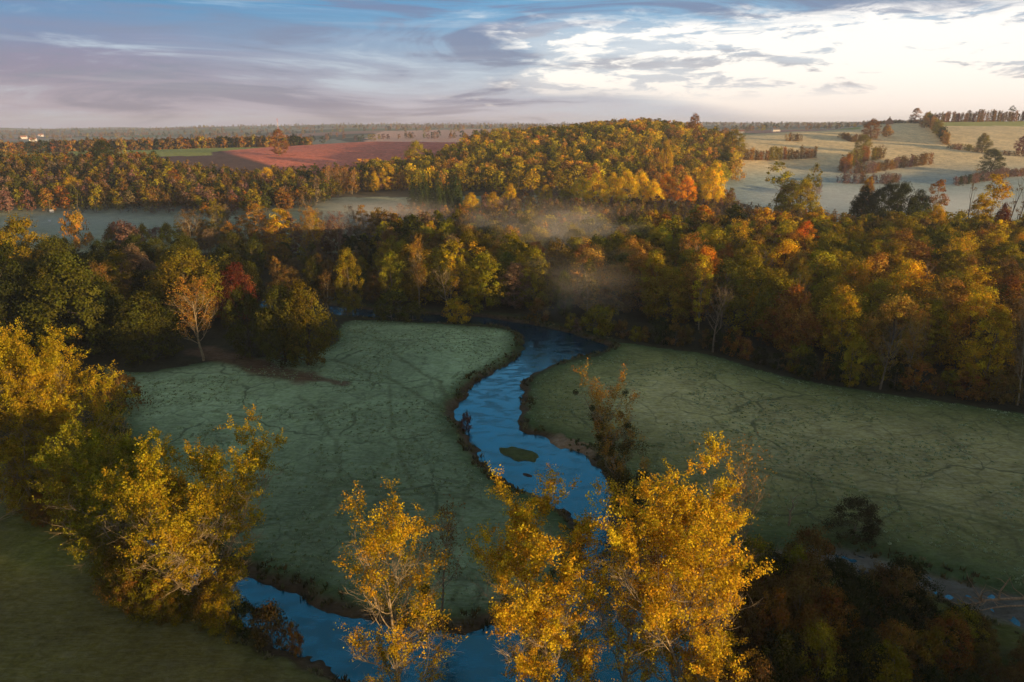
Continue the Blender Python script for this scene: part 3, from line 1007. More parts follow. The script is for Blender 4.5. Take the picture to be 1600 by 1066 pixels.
for n, (key, px, Y, topy, spread, colr, lean, fork, lab, ex) in enumerate(FG):
    x = x_of(px, Y)
    zg = gz(x, Y)
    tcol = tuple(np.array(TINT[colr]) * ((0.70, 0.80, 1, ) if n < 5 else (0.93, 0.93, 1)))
    h = top_h(topy, Y + spread * 0.42, zg)
    kw = dict(n_limb=19, n_br=8, n_tw=6, leaf_n=29, leaf=0.175, first=0.12, clump=0.45, lean=lean, fork=fork, trunk_r=0.34, bare=0.10)
    kw.update(ex)
    if spread > 6.5:
        kw.update(n_br=9, leaf_n=44, leaf=0.21, n_limb=26, first=0.08)
    res = grown_tree(300 + n, h, spread, **kw)
    meshes_of(key, res, BARK_PALE)
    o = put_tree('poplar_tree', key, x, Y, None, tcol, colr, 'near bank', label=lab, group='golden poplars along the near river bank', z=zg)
    # mistletoe balls hanging in the crown
    nb = (3, 2, 1, 4, 2, 5, 2, 1, 2)[n]
    tp = res['tips']
    tp = tp[(tp[:, 2] > h * 0.45)]
    for i in range(nb):
        c = tp[mrng.integers(len(tp))] * np.array([0.75, 0.75, 0.95])
        V, Q, var = ball_clump(mrng, c, mrng.uniform(0.5, 0.85), 420, 0.17)
        mm = np_mesh('mistletoe', V, Q, [LEAF], attrs={'var': ('POINT', 'FLOAT_VECTOR', var)})
        mo = link(bpy.data.objects.new('mistletoe_foliage', mm), o)
        mo.color = (0.13, 0.12, 0.02, 1)

# ivy-covered leaning tree beside the river, bare reddish tree, sapling behind the slender poplar
def ivy_tree():
    px, Y = 985, 97
    x = x_of(px, Y)
    h = top_h(600, Y)
    res = grown_tree(401, h, 5.0, 18, 7, 5, 15, 0.22, 0.25, 0.1, 0.42, (-0.22, 0.02), steep=0.6, bare=0.15)
    meshes_of('leaning', res, BARK_PALE)
    o = put_tree('willow_tree', 'leaning', x, Y, None, TINT['tawny'], 'tawny', '', label='leaning tree with dark ivy and round mistletoe balls between the river and right meadow')
    rng = np.random.default_rng(77)
    parts = []
    tp = res['tips']
    for i in range(80):
        u = rng.uniform(0.0, 0.74)
        cand = tp[np.argsort(np.abs(tp[:, 2] - u * h))[:30]]
        c = cand[rng.integers(len(cand))] * np.array([0.9, 0.9, 1]) if u > 0.25 else (-0.18 * u * h + rng.normal(0, 1.6), rng.normal(0, 1.6), 0.8 + u * h)
        parts.append(ball_clump(rng, c, rng.uniform(0.7, 1.7) * (1.1 - 0.5 * u), 300, 0.20))
    V = np.concatenate([p[0] for p in parts])
    Q = np.arange(len(V)).reshape(-1, 4)
    var = np.concatenate([p[2] for p in parts])
    mo = link(bpy.data.objects.new('ivy', np_mesh('ivy', V, Q, [LEAF], attrs={'var': ('POINT', 'FLOAT_VECTOR', var)})), o)
    mo.color = (0.10, 0.078, 0.016, 1)
    for (fz, r) in ((0.97, 0.6), (0.93, 0.5), (0.74, 0.6), (0.70, 0.5), (0.80, 0.55), (0.85, 0.5)):
        cand = tp[np.argsort(np.abs(tp[:, 2] - fz * h))[:14]]
        V, Q, var = ball_clump(rng, cand[rng.integers(len(cand))], r, 260, 0.16)
        m2 = link(bpy.data.objects.new('mistletoe_foliage', np_mesh('mistletoe', V, Q, [LEAF], attrs={'var': ('POINT', 'FLOAT_VECTOR', var)})), o)
        m2.color = (0.05, 0.06, 0.015, 1)


ivy_tree()
meshes_of('sapling', grown_tree(402, 15, 3.2, 12, 6, 4, 7, 0.2, 0.3, 0.12, 0.15, (0.06, 0), steep=1.0, bare=0.3), BARK)
put_tree('poplar_tree', 'sapling', x_of(690, 73), 73, 15, TINT['brown'], 'brown', '', label='thin brown half bare poplar just right of the slender golden poplar')
meshes_of('redbare', grown_tree(403, 22, 5.0, 16, 7, 6, 3, 0.2, 0.3, 0.16, 0.2, (0, 0), steep=1.5, bare=0.4), TWIG_MAT)
put_tree('poplar_tree', 'redbare', x_of(1132, 70), 70, top_h(728, 70), TINT['tawny'], 'tawny', '', label='nearly leafless reddish poplar behind the right side of the bright clump')


# ------------------------------------------------------------------ woods
wr = np.random.default_rng(17)


def inpoly(P, x, y):
    ins = False
    n = len(P)
    for i in range(n):
        ax, ay = P[i]
        bx, by = P[(i + 1) % n]
        if (ay > y) != (by > y) and x < (bx - ax) * (y - ay) / (by - ay) + ax:
            ins = not ins
    return ins


def wood_poly(pts):
    """corners given as (photo column, distance)"""
    return [(x_of(p, Y), Y) for p, Y in pts]


def scatter(P, d, jit=0.34, seed=1):
    rng = np.random.default_rng(seed)
    xs = [p[0] for p in P]
    ys = [p[1] for p in P]
    out = []
    y = min(ys)
    k = 0
    while y < max(ys):
        x = min(xs) + (k % 2) * d * 0.5
        while x < max(xs):
            X = x + rng.normal(0, jit * d)
            Y = y + rng.normal(0, jit * d)
            if inpoly(P, X, Y):
                out.append((X, Y))
            x += d
        y += d * 0.87
        k += 1
    return out


def pick(rng, pal):
    ks = list(pal)
    w = np.array([pal[k] for k in ks], float)
    return ks[rng.choice(len(ks), p=w / w.sum())]


def jitter_tint(rng, c, a=0.16):
    t = np.array(TINT[c]) * rng.uniform(1 - a, 1 + a)
    return tuple(t * rng.uniform(1 - a * 0.5, 1 + a * 0.5, 3))


PAL_R = {'olive': 34, 'golden': 23, 'orange': 4, 'rust': 4, 'brown': 7, 'yellow green': 12, 'green': 9, 'tawny': 10}
PAL_C = {'olive': 34, 'green': 16, 'brown': 18, 'tawny': 10, 'golden': 6, 'rust': 6, 'yellow green': 6, 'grey brown': 6}
PAL_L = {'dark green': 22, 'brown': 26, 'olive': 18, 'grey brown': 14, 'green': 14, 'tawny': 3}
PAL_O = {'dark green': 42, 'green': 34, 'olive': 18, 'brown': 4}
PAL_HILL = {'olive': 36, 'tawny': 14, 'golden': 12, 'green': 14, 'rust': 4, 'brown': 7, 'yellow green': 13}
PAL_LW = {'brown': 30, 'rust': 6, 'olive': 26, 'green': 18, 'dark green': 10, 'grey brown': 8, 'mauve brown': 8, 'yellow green': 1}
PAL_MID = {'brown': 24, 'mauve brown': 22, 'rust': 12, 'olive': 12, 'grey brown': 16, 'tawny': 8}
SPECIES = {'oak': 'oak_tree', 'ash': 'ash_tree', 'thin': 'birch_tree', 'aspen': 'aspen_tree', 'wispy': 'birch_tree', 'bare': 'bare_tree',
           'spruce': 'spruce_tree', 'pine': 'pine_tree', 'snag': 'dead_tree', 'bush': 'bush', 'sapling': 'young_tree', 'redbare': 'bare_tree'}

SPECIAL_XY = []


def special(key, px, row_base, row_top, colr, label, wide=None, Y=None, name=None, cat=None, tint=None, tilt=(0, 0), group=None):
    """one tree set by the photograph column and rows of its foot and top"""
    if Y is None:
        Y = depth_of(row_base, 1.0)
    x = x_of(px, Y)
    zg = gz(x, Y)
    h = max(1.2, top_h(row_top, Y, zg))
    ph, pr = PROTO[key][2], PROTO[key][3]
    sxy = 1.0
    if wide:
        half = wide * 0.5 / F * (Y * math.cos(PITCH) + (60 - zg) * math.sin(PITCH))
        sxy = min(1.5 if Y < 330 else 1.25, (half / pr) / (h / ph))
    base = key.rstrip('0123456789')
    o = put_tree(name or SPECIES[base], key, x, Y, h, tint or jitter_tint(wr, colr, 0.05), colr, '', wr.uniform(0, 6.28), sxy, label,
                 cat or ('bush' if base == 'bush' else 'tree'), group, tilt, z=zg)
    SPECIAL_XY.append((x, Y, max(2.5, pr * sxy * h / ph * 0.6)))
    return o


# shrubs filling the bank under the left poplars
for k in range(44):
    px_, row_ = wr.uniform(20, 380), 0
    row_ = np.interp(px_, [20, 60, 160, 190, 260, 345, 380], [790, 810, 858, 935, 965, 985, 985]) + wr.uniform(-26, 8)
    x_, y_ = G(px_, row_)
    if sdist(PM, np.array([x_]), np.array([y_]))[0] < 1.0:
        continue
    c_ = pick(wr, {'golden': 2, 'yellow green': 4, 'olive': 5, 'tawny': 2})
    put_tree('willow_bush', f'shrub{wr.integers(3)}', x_, y_, wr.uniform(4, 8.5), tuple(np.array(jitter_tint(wr, c_)) * 0.62), c_, 'under the left golden poplars', wr.uniform(0, 6.28), wr.uniform(0.6, 0.8), None, 'bush')
# --- trees one can name, near the meadows
special('oak1', 128, 556, 405, 'green', 'large dark green oak, widest of the oaks above the golden poplars on the left', 130)
special('oak0', 22, 552, 402, 'dark green', 'dark green oak at the left edge behind the forked golden poplar', 100)
special('oak2', 74, 548, 420, 'dark green', 'darker oak between the widest oak and the one at the left edge', 84)
special('oak2', 176, 552, 438, 'dark green', 'low dark oak touching the right side of the widest oak', 74)
special('oak0', 42, None, 358, 'olive', 'olive topped oak highest at the left edge, behind the dark oaks', 96, Y=232)
special('oak1', 104, None, 378, 'green', 'green oak behind the widest oak, right of the highest one', 88, Y=228)
special('oak2', 168, None, 392, 'green', 'green oak behind the low dark oak at the left', 82, Y=225)
special('oak0', 222, None, 398, 'grey brown', 'dull grey brown tree behind the squat green oak', 70, Y=225)
special('oak2', 238, 562, 455, 'green', 'squat green oak left of the pale barked half bare tree', 115)
special('wispy0', 318, 563, 440, 'tawny', 'half bare tree with thick pale trunk on the left meadow edge', 74, name='ash_tree')
special('oak1', 300, 505, 398, 'olive', 'olive topped tree rising behind the half bare tree', 125, tint=(0.20, 0.15, 0.012))
special('oak2', 374, 500, 412, 'red', 'dark red round tree beside the olive topped tree', 86)
special('oak0', 392, 556, 462, 'green', 'small dark tree between the half bare tree and the pair on the brown bank', 70)
special('oak1', 446, 566, 452, 'green', 'darker tree of the pair on the brown bank of the left meadow', 84)
special('oak2', 482, 570, 440, 'olive', 'yellowish tree with pale trunk, taller of the pair on the brown bank', 100, tint=(0.15, 0.115, 0.012))
special('bush0', 190, 640, 588, 'brown', 'dark brown rounded bush behind the golden poplars at the meadow corner', 80)
special('bush1', 170, 700, 640, 'dark green', 'dark bush low between the golden poplars on the left', 70)
special('bush1', 714, 498, 468, 'golden', 'small golden bush at the water edge behind the left meadow', 42)
special('bush2', 612, 499, 458, 'green', 'grey green bush on the far river bank behind the left meadow', 52)
special('bush0', 645, 500, 474, 'green', 'low green bush right of the grey green bush on the far bank', 44)
special('bare0', 1114, 550, 436, 'tawny', 'tall bare tree with pale forked trunk at the front edge of the right wood', 56)
special('bare1', 1375, 608, 497, 'grey brown', 'bare tree with thin pale trunk right of the small yellow green tree', 56)
special('wispy1', 1418, 592, 492, 'tawny', 'thin wispy tree right of the bare tree at the wood edge', 50)
special('ash2', 1327, 604, 522, 'yellow green', 'small yellow green tree standing before the dark wood edge', 40)
special('aspen0', 1290, 586, 552, 'golden', 'very small golden tree, like a flame before the dark wood edge', 20)
special('bush0', 1262, 590, 556, 'dark green', 'dark green bush left of the flame shaped golden tree', 40)
special('ash0', 1535, 620, 485, 'golden', 'golden crowned tree at the right end of the wood edge', 62)
special('wispy0', 1590, 634, 470, 'grey brown', 'slim half bare tree beyond the golden crowned tree at the right end', 46)
# crowns standing out of the woods
special('aspen1', 441, None, 331, 'yellow', 'bright yellow columnar poplar, taller of the two above the dark left wood', 34, Y=300, name='poplar_tree')
special('aspen2', 493, None, 336, 'yellow', 'bright yellow poplar, shorter of the two above the dark left wood', 34, Y=305, name='poplar_tree')
special('thin0', 330, None, 318, 'tawny', 'tall thin tawny birch rising from the mist left of the yellow poplars', 34, Y=330)
special('thin1', 362, None, 326, 'grey brown', 'grey brown thin birch in the mist beside the tall tawny one', 40, Y=325)
special('thin2', 404, None, 318, 'tawny', 'thin birch just left of the taller yellow poplar', 40, Y=325)
special('thin0', 284, None, 345, 'yellow green', 'small yellow green birch at the end of the misty left pasture', 26, Y=330)
special('bare1', 566, None, 326, 'tawny', 'bare pinkish birch in the mist right of the yellow poplars', 26, Y=330)
special('bare0', 540, None, 334, 'grey brown', 'bare birch in the mist just right of the shorter yellow poplar', 36, Y=325)
special('bush2', 125, None, 337, 'tawny', 'lone tawny bushy tree on the misty left pasture', 40, Y=345, name='hawthorn_tree', cat='tree')
special('bush0', 205, None, 352, 'mauve brown', 'mauve brown bushy tree on the misty left pasture', 50, Y=330, name='hawthorn_tree', cat='tree')
special('bush1', 322, None, 358, 'tawny', 'pale tawny bush at the right end of the misty left pasture', 34, Y=340)
special('aspen0', 749, None, 376, 'golden', 'narrow golden tree standing out of the green middle of the wood', 34, Y=240)
special('aspen2', 704, None, 396, 'golden', 'small golden topped tree left of the narrow golden tree', 26, Y=225)
special('wispy1', 655, None, 386, 'tawny', 'pale wispy birch left of the small golden topped tree', 36, Y=225)
special('thin1', 680, None, 346, 'golden', 'tall leaning birch with long pale trunk and golden crown', 24, Y=290, tilt=(0.0, 0.10))
special('ash1', 548, None, 392, 'olive', 'olive tree at the dark front of the left wood', 46, Y=220)
special('oak1', 1112, None, 364, 'yellow green', 'broad yellow green oak, largest crown of the right wood', 100, Y=262)
special('oak2', 1078, None, 412, 'orange', 'bright orange tree below left of the broad yellow green oak', 48, Y=225)
special('ash2', 1168, None, 370, 'golden', 'golden tree right beside the broad yellow green oak', 46, Y=265)
special('oak0', 1165, None, 405, 'orange', 'small orange crown below the golden tree in the right wood', 36, Y=228)
special('ash0', 1265, None, 361, 'golden', 'golden crown among rust ones at the top of the right wood', 36, Y=300)
special('aspen1', 1538, None, 278, 'golden', 'tallest golden birch against the misty slope at the right', 34, Y=335, name='birch_tree')
special('aspen2', 1520, None, 300, 'golden', 'second golden birch leaning on the tallest one', 26, Y=330, name='birch_tree')
special('oak2', 1556, None, 318, 'red', 'bright red crown at the foot of the tallest golden birch', 36, Y=325)
special('oak1', 1452, None, 325, 'golden', 'bright golden crown left of the tallest golden birch', 44, Y=320)
special('oak0', 1374, None, 295, 'dark green', 'left part of three dark green oaks forming a dome against the misty slope', 60, Y=400)
special('oak1', 1402, None, 290, 'dark green', 'middle and highest of three dark green oaks against the misty slope', 60, Y=398)
special('oak2', 1430, None, 297, 'dark green', 'right one of three dark green oaks against the misty slope', 54, Y=400)
special('oak2', 1345, None, 293, 'dark green', 'dark green oak left of the broad oak dome', 60, Y=405)
special('ash1', 1348, None, 279, 'tawny', 'small tawny crown behind the dark green oaks', 26, Y=415)
special('thin2', 1455, None, 281, 'rust', 'rust red thin tree right of the broad oak dome', 36, Y=400)
special('pine0', 1207, None, 253, 'yellow green', 'pine with two pale bare trunks before the misty slope', 40, Y=430)
special('pine0', 1264, None, 256, 'olive', 'thin pine topped with a tuft before the misty slope', 24, Y=425)
special('ash2', 1225, None, 278, 'olive', 'olive tree between the two pines', 54, Y=420)
special('oak1', 1250, None, 284, 'yellow green', 'low yellow green tree under the thin pine', 56, Y=410)
for k, (px, tp) in enumerate(((1510, 256), (1573, 258), (1587, 256))):
    special('snag0', px, None, tp, 'brown', ('dead bare spike of a tree left of the pair of spikes at the right edge', 'left dead spike of the pair at the right edge',
            'right dead spike of the pair at the right edge')[k], 10, Y=400)
# the golden row under the wooded hill, and its neighbours
for k, (px, tp, c, w) in enumerate(((905, 284, 'golden', 36), (930, 274, 'yellow', 40), (955, 270, 'golden', 34), (978, 274, 'golden', 36), (1001, 272, 'yellow', 32),
                                    (1020, 280, 'yellow', 28), (1040, 277, 'orange', 30), (1071, 278, 'orange', 28), (1088, 285, 'yellow green', 30),
                                    (1110, 263, 'yellow', 34), (1112, 284, 'yellow', 34), (884, 290, 'olive', 30))):
    special(('oak0', 'oak1', 'oak2')[k % 3], px, None, tp, c, None, w * 1.15, Y=505 - (k % 2) * 12, name='maple_tree', tint=(0.92, 0.40, 0.02) if c == 'orange' else (0.90, 0.60, 0.025) if c in ('golden', 'yellow') else None)
    TREES[-1]['zone'] = 'in the golden row below the wooded hill'
for (px, tp, Y, c, w, lab) in (
        (797, 290, 505, 'yellow', 26, 'small round yellow tree left of the golden row'), (853, 294, 500, 'golden', 22, 'small round golden tree nearer the golden row'),
        (737, 304, 470, 'yellow', 50, 'wide low yellow tree beside the spruces'), (770, 303, 470, 'golden', 36, 'low golden tree right of the wide yellow one'),
        (120, 284, 518, 'golden', 34, 'round golden tree at the foot of the left hillside wood'), (97, 291, 518, 'golden', 24, 'smaller golden tree touching the round one at the left'),
        (272, 294, 518, 'yellow', 24, 'small yellow tree at the foot of the left hillside wood'), (349, 292, 518, 'yellow green', 22, 'yellow green tree alone among brown ones, left hillside'),
        (383, 282, 570, 'yellow green', 34, 'broad yellow green tree in the left hillside wood'), (421, 267, 590, 'yellow', 28, 'bright yellow tree highest in the left hillside wood'),
        (430, 281, 578, 'yellow', 22, 'yellow tree in the middle of three yellow ones'), (421, 294, 560, 'yellow', 24, 'yellow tree lowest of three yellow ones'),
        (457, 267, 590, 'yellow green', 24, 'lime yellow tree right of three yellow ones'), (492, 280, 580, 'golden', 12, 'tiny golden tree before the pale poplar clump'),
        (609, 263, 600, 'yellow', 24, 'yellow tree below the red ploughed field'), (587, 270, 590, 'golden', 18, 'golden tree left of the yellow one below the ploughed field'),
        (652, 226, 720, 'yellow green', 44, 'yellow green tree on the skyline beside the ploughed field'),
        (1038, 232, 610, 'golden', 20, 'golden tree at the misty foot of the wooded hill')):
    special('oak%d' % (int(px) % 3), px, None, tp - 3, c, lab, w * 1.15, Y=Y, name='maple_tree')
# lone trees on the plateau
special('ash0', 440, None, 204, 'tawny', 'lone tawny tree with pale trunk at the edge of the red ploughed field', 30, Y=845, name='lime_tree', tint=(0.30, 0.13, 0.03))
special('oak1', 172, None, 222, 'dark green', 'big dark green oak on the skyline of the left wood', 78, Y=640)
special('oak2', 248, None, 236, 'dark green', 'dark green oak at the corner of the ploughed field', 50, Y=690)
special('ash2', 1078, None, 176, 'rust', 'rust coloured tree topping the wooded hill', 22, Y=860)
# spruce stand
for k in range(24):
    row, i = divmod(k, 6)
    px = 648 + i * 13 + (row % 2) * 6 + wr.uniform(-3, 3)
    special('spruce%d' % (k % 2), px, None, 268 + row * 12 + wr.uniform(-4, 6), 'spruce green', None, 25, Y=512 - row * 17 - (k % 2) * 4)
    TREES[-1]['zone'] = 'in the spruce stand beside the misty clearing'
# pale poplar clump on the left hillside
for k in range(7):
    special('wispy%d' % (k % 2), 512 + k * 6.5, None, 264 + wr.uniform(-4, 5), 'tawny', None, 13, Y=575 + (k % 3) * 4, name='poplar_tree', tint=(0.40, 0.20, 0.07))
    TREES[-1]['zone'] = 'in the pale clump on the left hillside'
# small things on the near banks
special('shrub2', 1333, 836, 782, 'dark green', 'dark bushy thorn tree alone on the near edge of the right meadow', 84, name='thorn_bush', tint=(0.06, 0.05, 0.02))
special('bush1', 728, 668, 645, 'red', 'small reddish bush standing in the river by the left meadow', 17, tint=(0.15, 0.05, 0.03))
special('bush0', 425, 1000, 948, 'brown', 'brown leafy bush at the near river bank, left bottom', 66, tint=(0.14, 0.085, 0.02))
special('bush2', 388, 985, 945, 'dark green', 'dark low bush left of the brown leafy bush on the near bank', 40)
special('bush1', 462, 1012, 975, 'rust', 'small rusty bush right of the brown leafy bush', 26)

W = {
    'oaks': dict(P=[(-160, 178), (150, 186), (300, 205), (425, 205), (430, 280), (120, 272), (-160, 272)], d=13.5, h=(15, 17.5), pal=PAL_O, sp={'oak': 7, 'ash': 3},
                 zone='in the dark wood at the left'),
    'left': dict(P=[(425, 208), (560, 214), (600, 222), (600, 335), (300, 340), (425, 285)], d=10.5, h=(10, 14.5), pal=PAL_L, sp={'oak': 3, 'ash': 5, 'thin': 3, 'bare': 1},
                 zone='in the dark wood behind the left meadow'),
    'mid': dict(P=[(600, 222), (740, 219), (960, 206), (1010, 203), (1010, 350), (600, 345)], d=10.8, h=(15, 20), pal=PAL_C, sp={'oak': 5, 'ash': 5, 'thin': 1, 'wispy': 0.6},
                zone='in the wood above the river bend'),
    'right': dict(P=[(1010, 203), (1115, 194), (1300, 168), (1430, 160), (1600, 152), (1790, 146), (1760, 345), (1010, 350)], d=11.2, h=(15.5, 21), pal=PAL_R,
                  sp={'oak': 6, 'ash': 5, 'thin': 0.9, 'aspen': 0.5, 'wispy': 0.6, 'bare': 0.3}, zone='in the wood behind the right meadow'),
}
for k in range(34):
    px_ = 296 + k * 10.2 + wr.uniform(-4, 4)
    sp_ = pick(wr, {'wispy': 5, 'thin': 5, 'aspen': 1.5, 'bare': 2})
    key_ = f'{sp_}{wr.integers(2 if sp_ in ("bare", "wispy") else 3)}'
    Y_ = wr.uniform(292, 342)
    special(key_, px_, None, wr.uniform(322, 362), pick(wr, {'tawny': 5, 'grey brown': 4, 'brown': 3, 'olive': 2, 'mauve brown': 2}), None, wr.uniform(30, 46), Y=Y_)
    TREES[-1]['zone'] = 'in the misty band of bare birches'
for k in range(12):
    px_ = 178 + k * 15 + wr.uniform(-6, 6)
    special('bush%d' % (k % 3), px_, None, wr.uniform(347, 362), pick(wr, {'brown': 4, 'mauve brown': 4, 'tawny': 3, 'olive': 2}), None, wr.uniform(20, 34), Y=wr.uniform(335, 405),
            name='hawthorn_tree', cat='tree')
    TREES[-1]['zone'] = 'scattered on the misty left pasture'
placed = []
for wn, w in W.items():
    P = wood_poly(w['P'])
    for (x, y) in scatter(P, w['d'], 0.26, seed=hash(wn) % 7 + 3 if False else len(wn) * 7 + ord(wn[0])):
        if any((x - a) ** 2 + (y - b) ** 2 < r * r for a, b, r in SPECIAL_XY):
            continue
        if min(sdist(PM, np.array([x]), np.array([y]))[0], sdist(PS, np.array([x]), np.array([y]))[0]) < 2.5:
            continue
        pxx = px_of(x, y, 10)
        if pxx < -90 or pxx > 1690:
            continue
        placed.append((x, y, wn, pxx))
placed.sort(key=lambda t: t[1])
REST = []
NMAX = 330
for i, (x, y, wn, pxx) in enumerate(placed):
    w = W[wn]
    c = pick(wr, w['pal'])
    sp = pick(wr, w['sp'])
    h = wr.uniform(*w['h'])
    if sp in ('thin', 'wispy', 'bare', 'aspen'):
        h *= 1.05
    if i < NMAX:
        key = f'{sp}{wr.integers(2 if sp in ("bare", "wispy") else 3)}'
        nm = SPECIES[sp]
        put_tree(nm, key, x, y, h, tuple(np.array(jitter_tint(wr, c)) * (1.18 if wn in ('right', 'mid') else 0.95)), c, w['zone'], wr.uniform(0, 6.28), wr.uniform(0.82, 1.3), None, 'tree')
    else:
        REST.append((x, y, h, c))
print('trees in the near woods', len(placed), 'left for the mass', len(REST))

# understorey along the wood edges and river: bushes
edge_lines = [([(560, 492), (640, 497), (740, 494), (830, 505), (900, 518), (960, 528)], 13, PAL_C, 'on the far river bank'),
              ([(960, 530), (1050, 542), (1115, 548), (1200, 575), (1300, 598), (1420, 614), (1600, 640), (1680, 650)], 13, {'brown': 5, 'olive': 4, 'dark green': 4, 'rust': 2}, 'at the edge of the right meadow')]
for line, step, pal, zn in edge_lines:
    pts = [G(*p) for p in line]
    for (a, b) in zip(pts[:-1], pts[1:]):
        L = math.dist(a, b)
        for k in range(max(1, int(L / 3.4))):
            t = (k + wr.uniform(0.2, 0.8)) / max(1, int(L / 3.4))
            x, y = a[0] + (b[0] - a[0]) * t, a[1] + (b[1] - a[1]) * t + 1.5 + wr.uniform(0, 3)
            if sdist(PM, np.array([x]), np.array([y]))[0] < 1.2:
                continue
            c = pick(wr, pal)
            put_tree('bush', f'bush{wr.integers(3)}', x, y, wr.uniform(3.5, 8.0), jitter_tint(wr, c), c, zn, wr.uniform(0, 6.28), wr.uniform(0.62, 0.85), None, 'bush')

in_thicket = 'in the dark thicket at the near corner'
# dark thicket in the near right corner
thick = wood_poly([(1165, 58), (1150, 66), (1170, 77), (1290, 76), (1420, 71), (1560, 66), (1700, 64), (1760, 50), (1700, 38), (1250, 38), (1090, 46)])
for (x, y) in scatter(thick, 3.9, 0.25, 9):
    pxx = px_of(x, y, 5)
    hh = np.interp(pxx, [1130, 1200, 1300, 1450, 1600], [11, 11, 9, 7.0, 5.0]) * np.interp(y, [38, 58, 72], [0.6, 0.85, 1.0]) * wr.uniform(0.75, 1.15)
    c = pick(wr, {'dark green': 5, 'brown': 5, 'olive': 3, 'rust': 1})
    k = pick(wr, {'shrub0': 3, 'shrub1': 3, 'shrub2': 3})
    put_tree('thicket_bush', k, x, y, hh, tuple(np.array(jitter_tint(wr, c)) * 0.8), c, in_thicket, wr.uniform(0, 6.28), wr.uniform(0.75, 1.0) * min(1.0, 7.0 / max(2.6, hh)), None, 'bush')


# ------------------------------------------------------------------ masses of far trees, each one object
def mass(name, label, items, lod, cat, gain=1.0):
    """items: (x, y, h, colour name, shape id)"""
    rng = np.random.default_rng(len(items) + lod)
    if lod == 1:
        ps = [puff_tree(500 + i, 17, 5.4, 1.6, ('tall', 'dome', 'tall', 'dome', 'tall')[i], 44, 15, 1.15, 1.7, 3, 0.22, gaps=0.2) for i in range(5)]
    elif lod == 2:
        ps = [puff_tree(520 + i, 15, 6.0, 0.3, ('tall', 'dome', 'dome')[i], 24, 12, 1.9, 2.0, 2, 0.22) for i in range(3)]
    elif lod == 3:
        ps = [puff_tree(540 + i, 18, 2.2, 5.0, 'tall', 22, 14, 0.6, 0.9, 6, 0.16) for i in range(3)]
    elif lod == 4:
        ps = [puff_tree(580 + i, 17, 6.8, 1.2, ('tall', 'dome', 'dome', 'tall', 'dome')[i], 70, 17, 0.95, 1.75, 3, 0.22, gaps=0.12) for i in range(5)]
    elif lod == 0:
        ps = [puff_tree(560 + i, 18, 5.8, 2.2, ('tall', 'dome', 'tall')[i], 80, 30, 0.75, 1.5, 6, 0.25, gaps=0.2) for i in range(3)]
    Vs, Qs, vs, ts, mi, o = [], [], [], [], [], 0
    X = np.array([it[0] for it in items])
    Y = np.array([it[1] for it in items])
    Zg = ground_z(X, Y)
    for k, it in enumerate(items):
        p = ps[rng.integers(len(ps))]
        s = it[2] / p['h']
        w = s * rng.uniform(0.85, 1.2)
        a = rng.uniform(0, 2 * PI)
        ca, sa = math.cos(a), math.sin(a)
        tint = tuple(np.array(jitter_tint(rng, it[3])) * gain)
        for part in (0, 1):
            V, Q = (p['crown'][0], p['crown'][1]) if part == 0 else p['wood']
            U = np.stack([(V[:, 0] * ca - V[:, 1] * sa) * w + it[0], (V[:, 0] * sa + V[:, 1] * ca) * w + it[1], V[:, 2] * s + Zg[k] - 0.2], 1)
            Vs.append(U.astype(np.float32))
            Qs.append(Q + o)
            o += len(V)
            vs.append(p['crown'][2] if part == 0 else np.full((len(V), 3), 0.5))
            ts.append(np.tile(np.array([*tint, 1.0], np.float32), (len(V), 1)))
            mi.append(np.full(len(Q), part))
    me = np_mesh(name, np.concatenate(Vs), np.concatenate(Qs), [LEAF_FAR, BARK], np.concatenate(mi),
                 attrs={'var': ('POINT', 'FLOAT_VECTOR', np.concatenate(vs)), 'tint': ('POINT', 'FLOAT_COLOR', np.concatenate(ts))})
    ob = link(bpy.data.objects.new(name, me))
    tag(ob, label, cat, kind='stuff')
    return ob


def fill(pts, d, h, pal, seed, n0=0.26, hfun=None):
    rng = np.random.default_rng(seed)
    P = wood_poly(pts)
    out = []
    for (x, y) in scatter(P, d, n0, seed):
        if any((x - a) ** 2 + (y - b) ** 2 < (r * 0.8) ** 2 for a, b, r in SPECIAL_XY):
            continue
        hh = rng.uniform(*h)
        out.append((x, y, hh, pick(rng, pal)))
    return out


mass('woodland', 'deeper trees of the near autumn woods', REST, 0, 'woodland')
mass('hill_woodland', 'olive and golden autumn wood covering the hill beyond the mist',
     fill([(560, 640), (640, 585), (760, 575), (900, 590), (1100, 600), (1150, 640), (1150, 760), (1125, 900), (1000, 960), (860, 960), (760, 900), (690, 740), (560, 690)], 11.5, (13, 19), PAL_HILL, 31), 4, 'woodland', 1.3)
mass('hillside_woodland', 'brown and olive wood on the left hillside below the ploughed field',
     fill([(-160, 478), (200, 472), (330, 466), (470, 490), (545, 575), (640, 600), (640, 700), (540, 655), (400, 625), (260, 630), (230, 700), (90, 690), (-160, 690)], 8.8, (12, 17), PAL_LW, 32), 1, 'woodland')
mass('valley_woodland', 'brown and mauve young trees in the misty valley middle',
     fill([(560, 352), (700, 352), (900, 352), (1250, 352), (1380, 360), (1300, 400), (1180, 440), (1150, 470), (1140, 560), (1000, 575), (1135, 486), (890, 486), (880, 560), (760, 545), (735, 452), (640, 452), (560, 420)], 8.2, (6, 11), PAL_MID, 33), 1, 'woodland')
mass('plantation', 'rows of pale thin young trees standing in the valley mist',
     fill([(880, 385), (1330, 372), (1300, 420), (1150, 440), (900, 440)], 5.0, (10, 14), {'tawny': 4, 'grey brown': 5, 'yellow green': 1, 'brown': 2}, 34), 3, 'plantation')
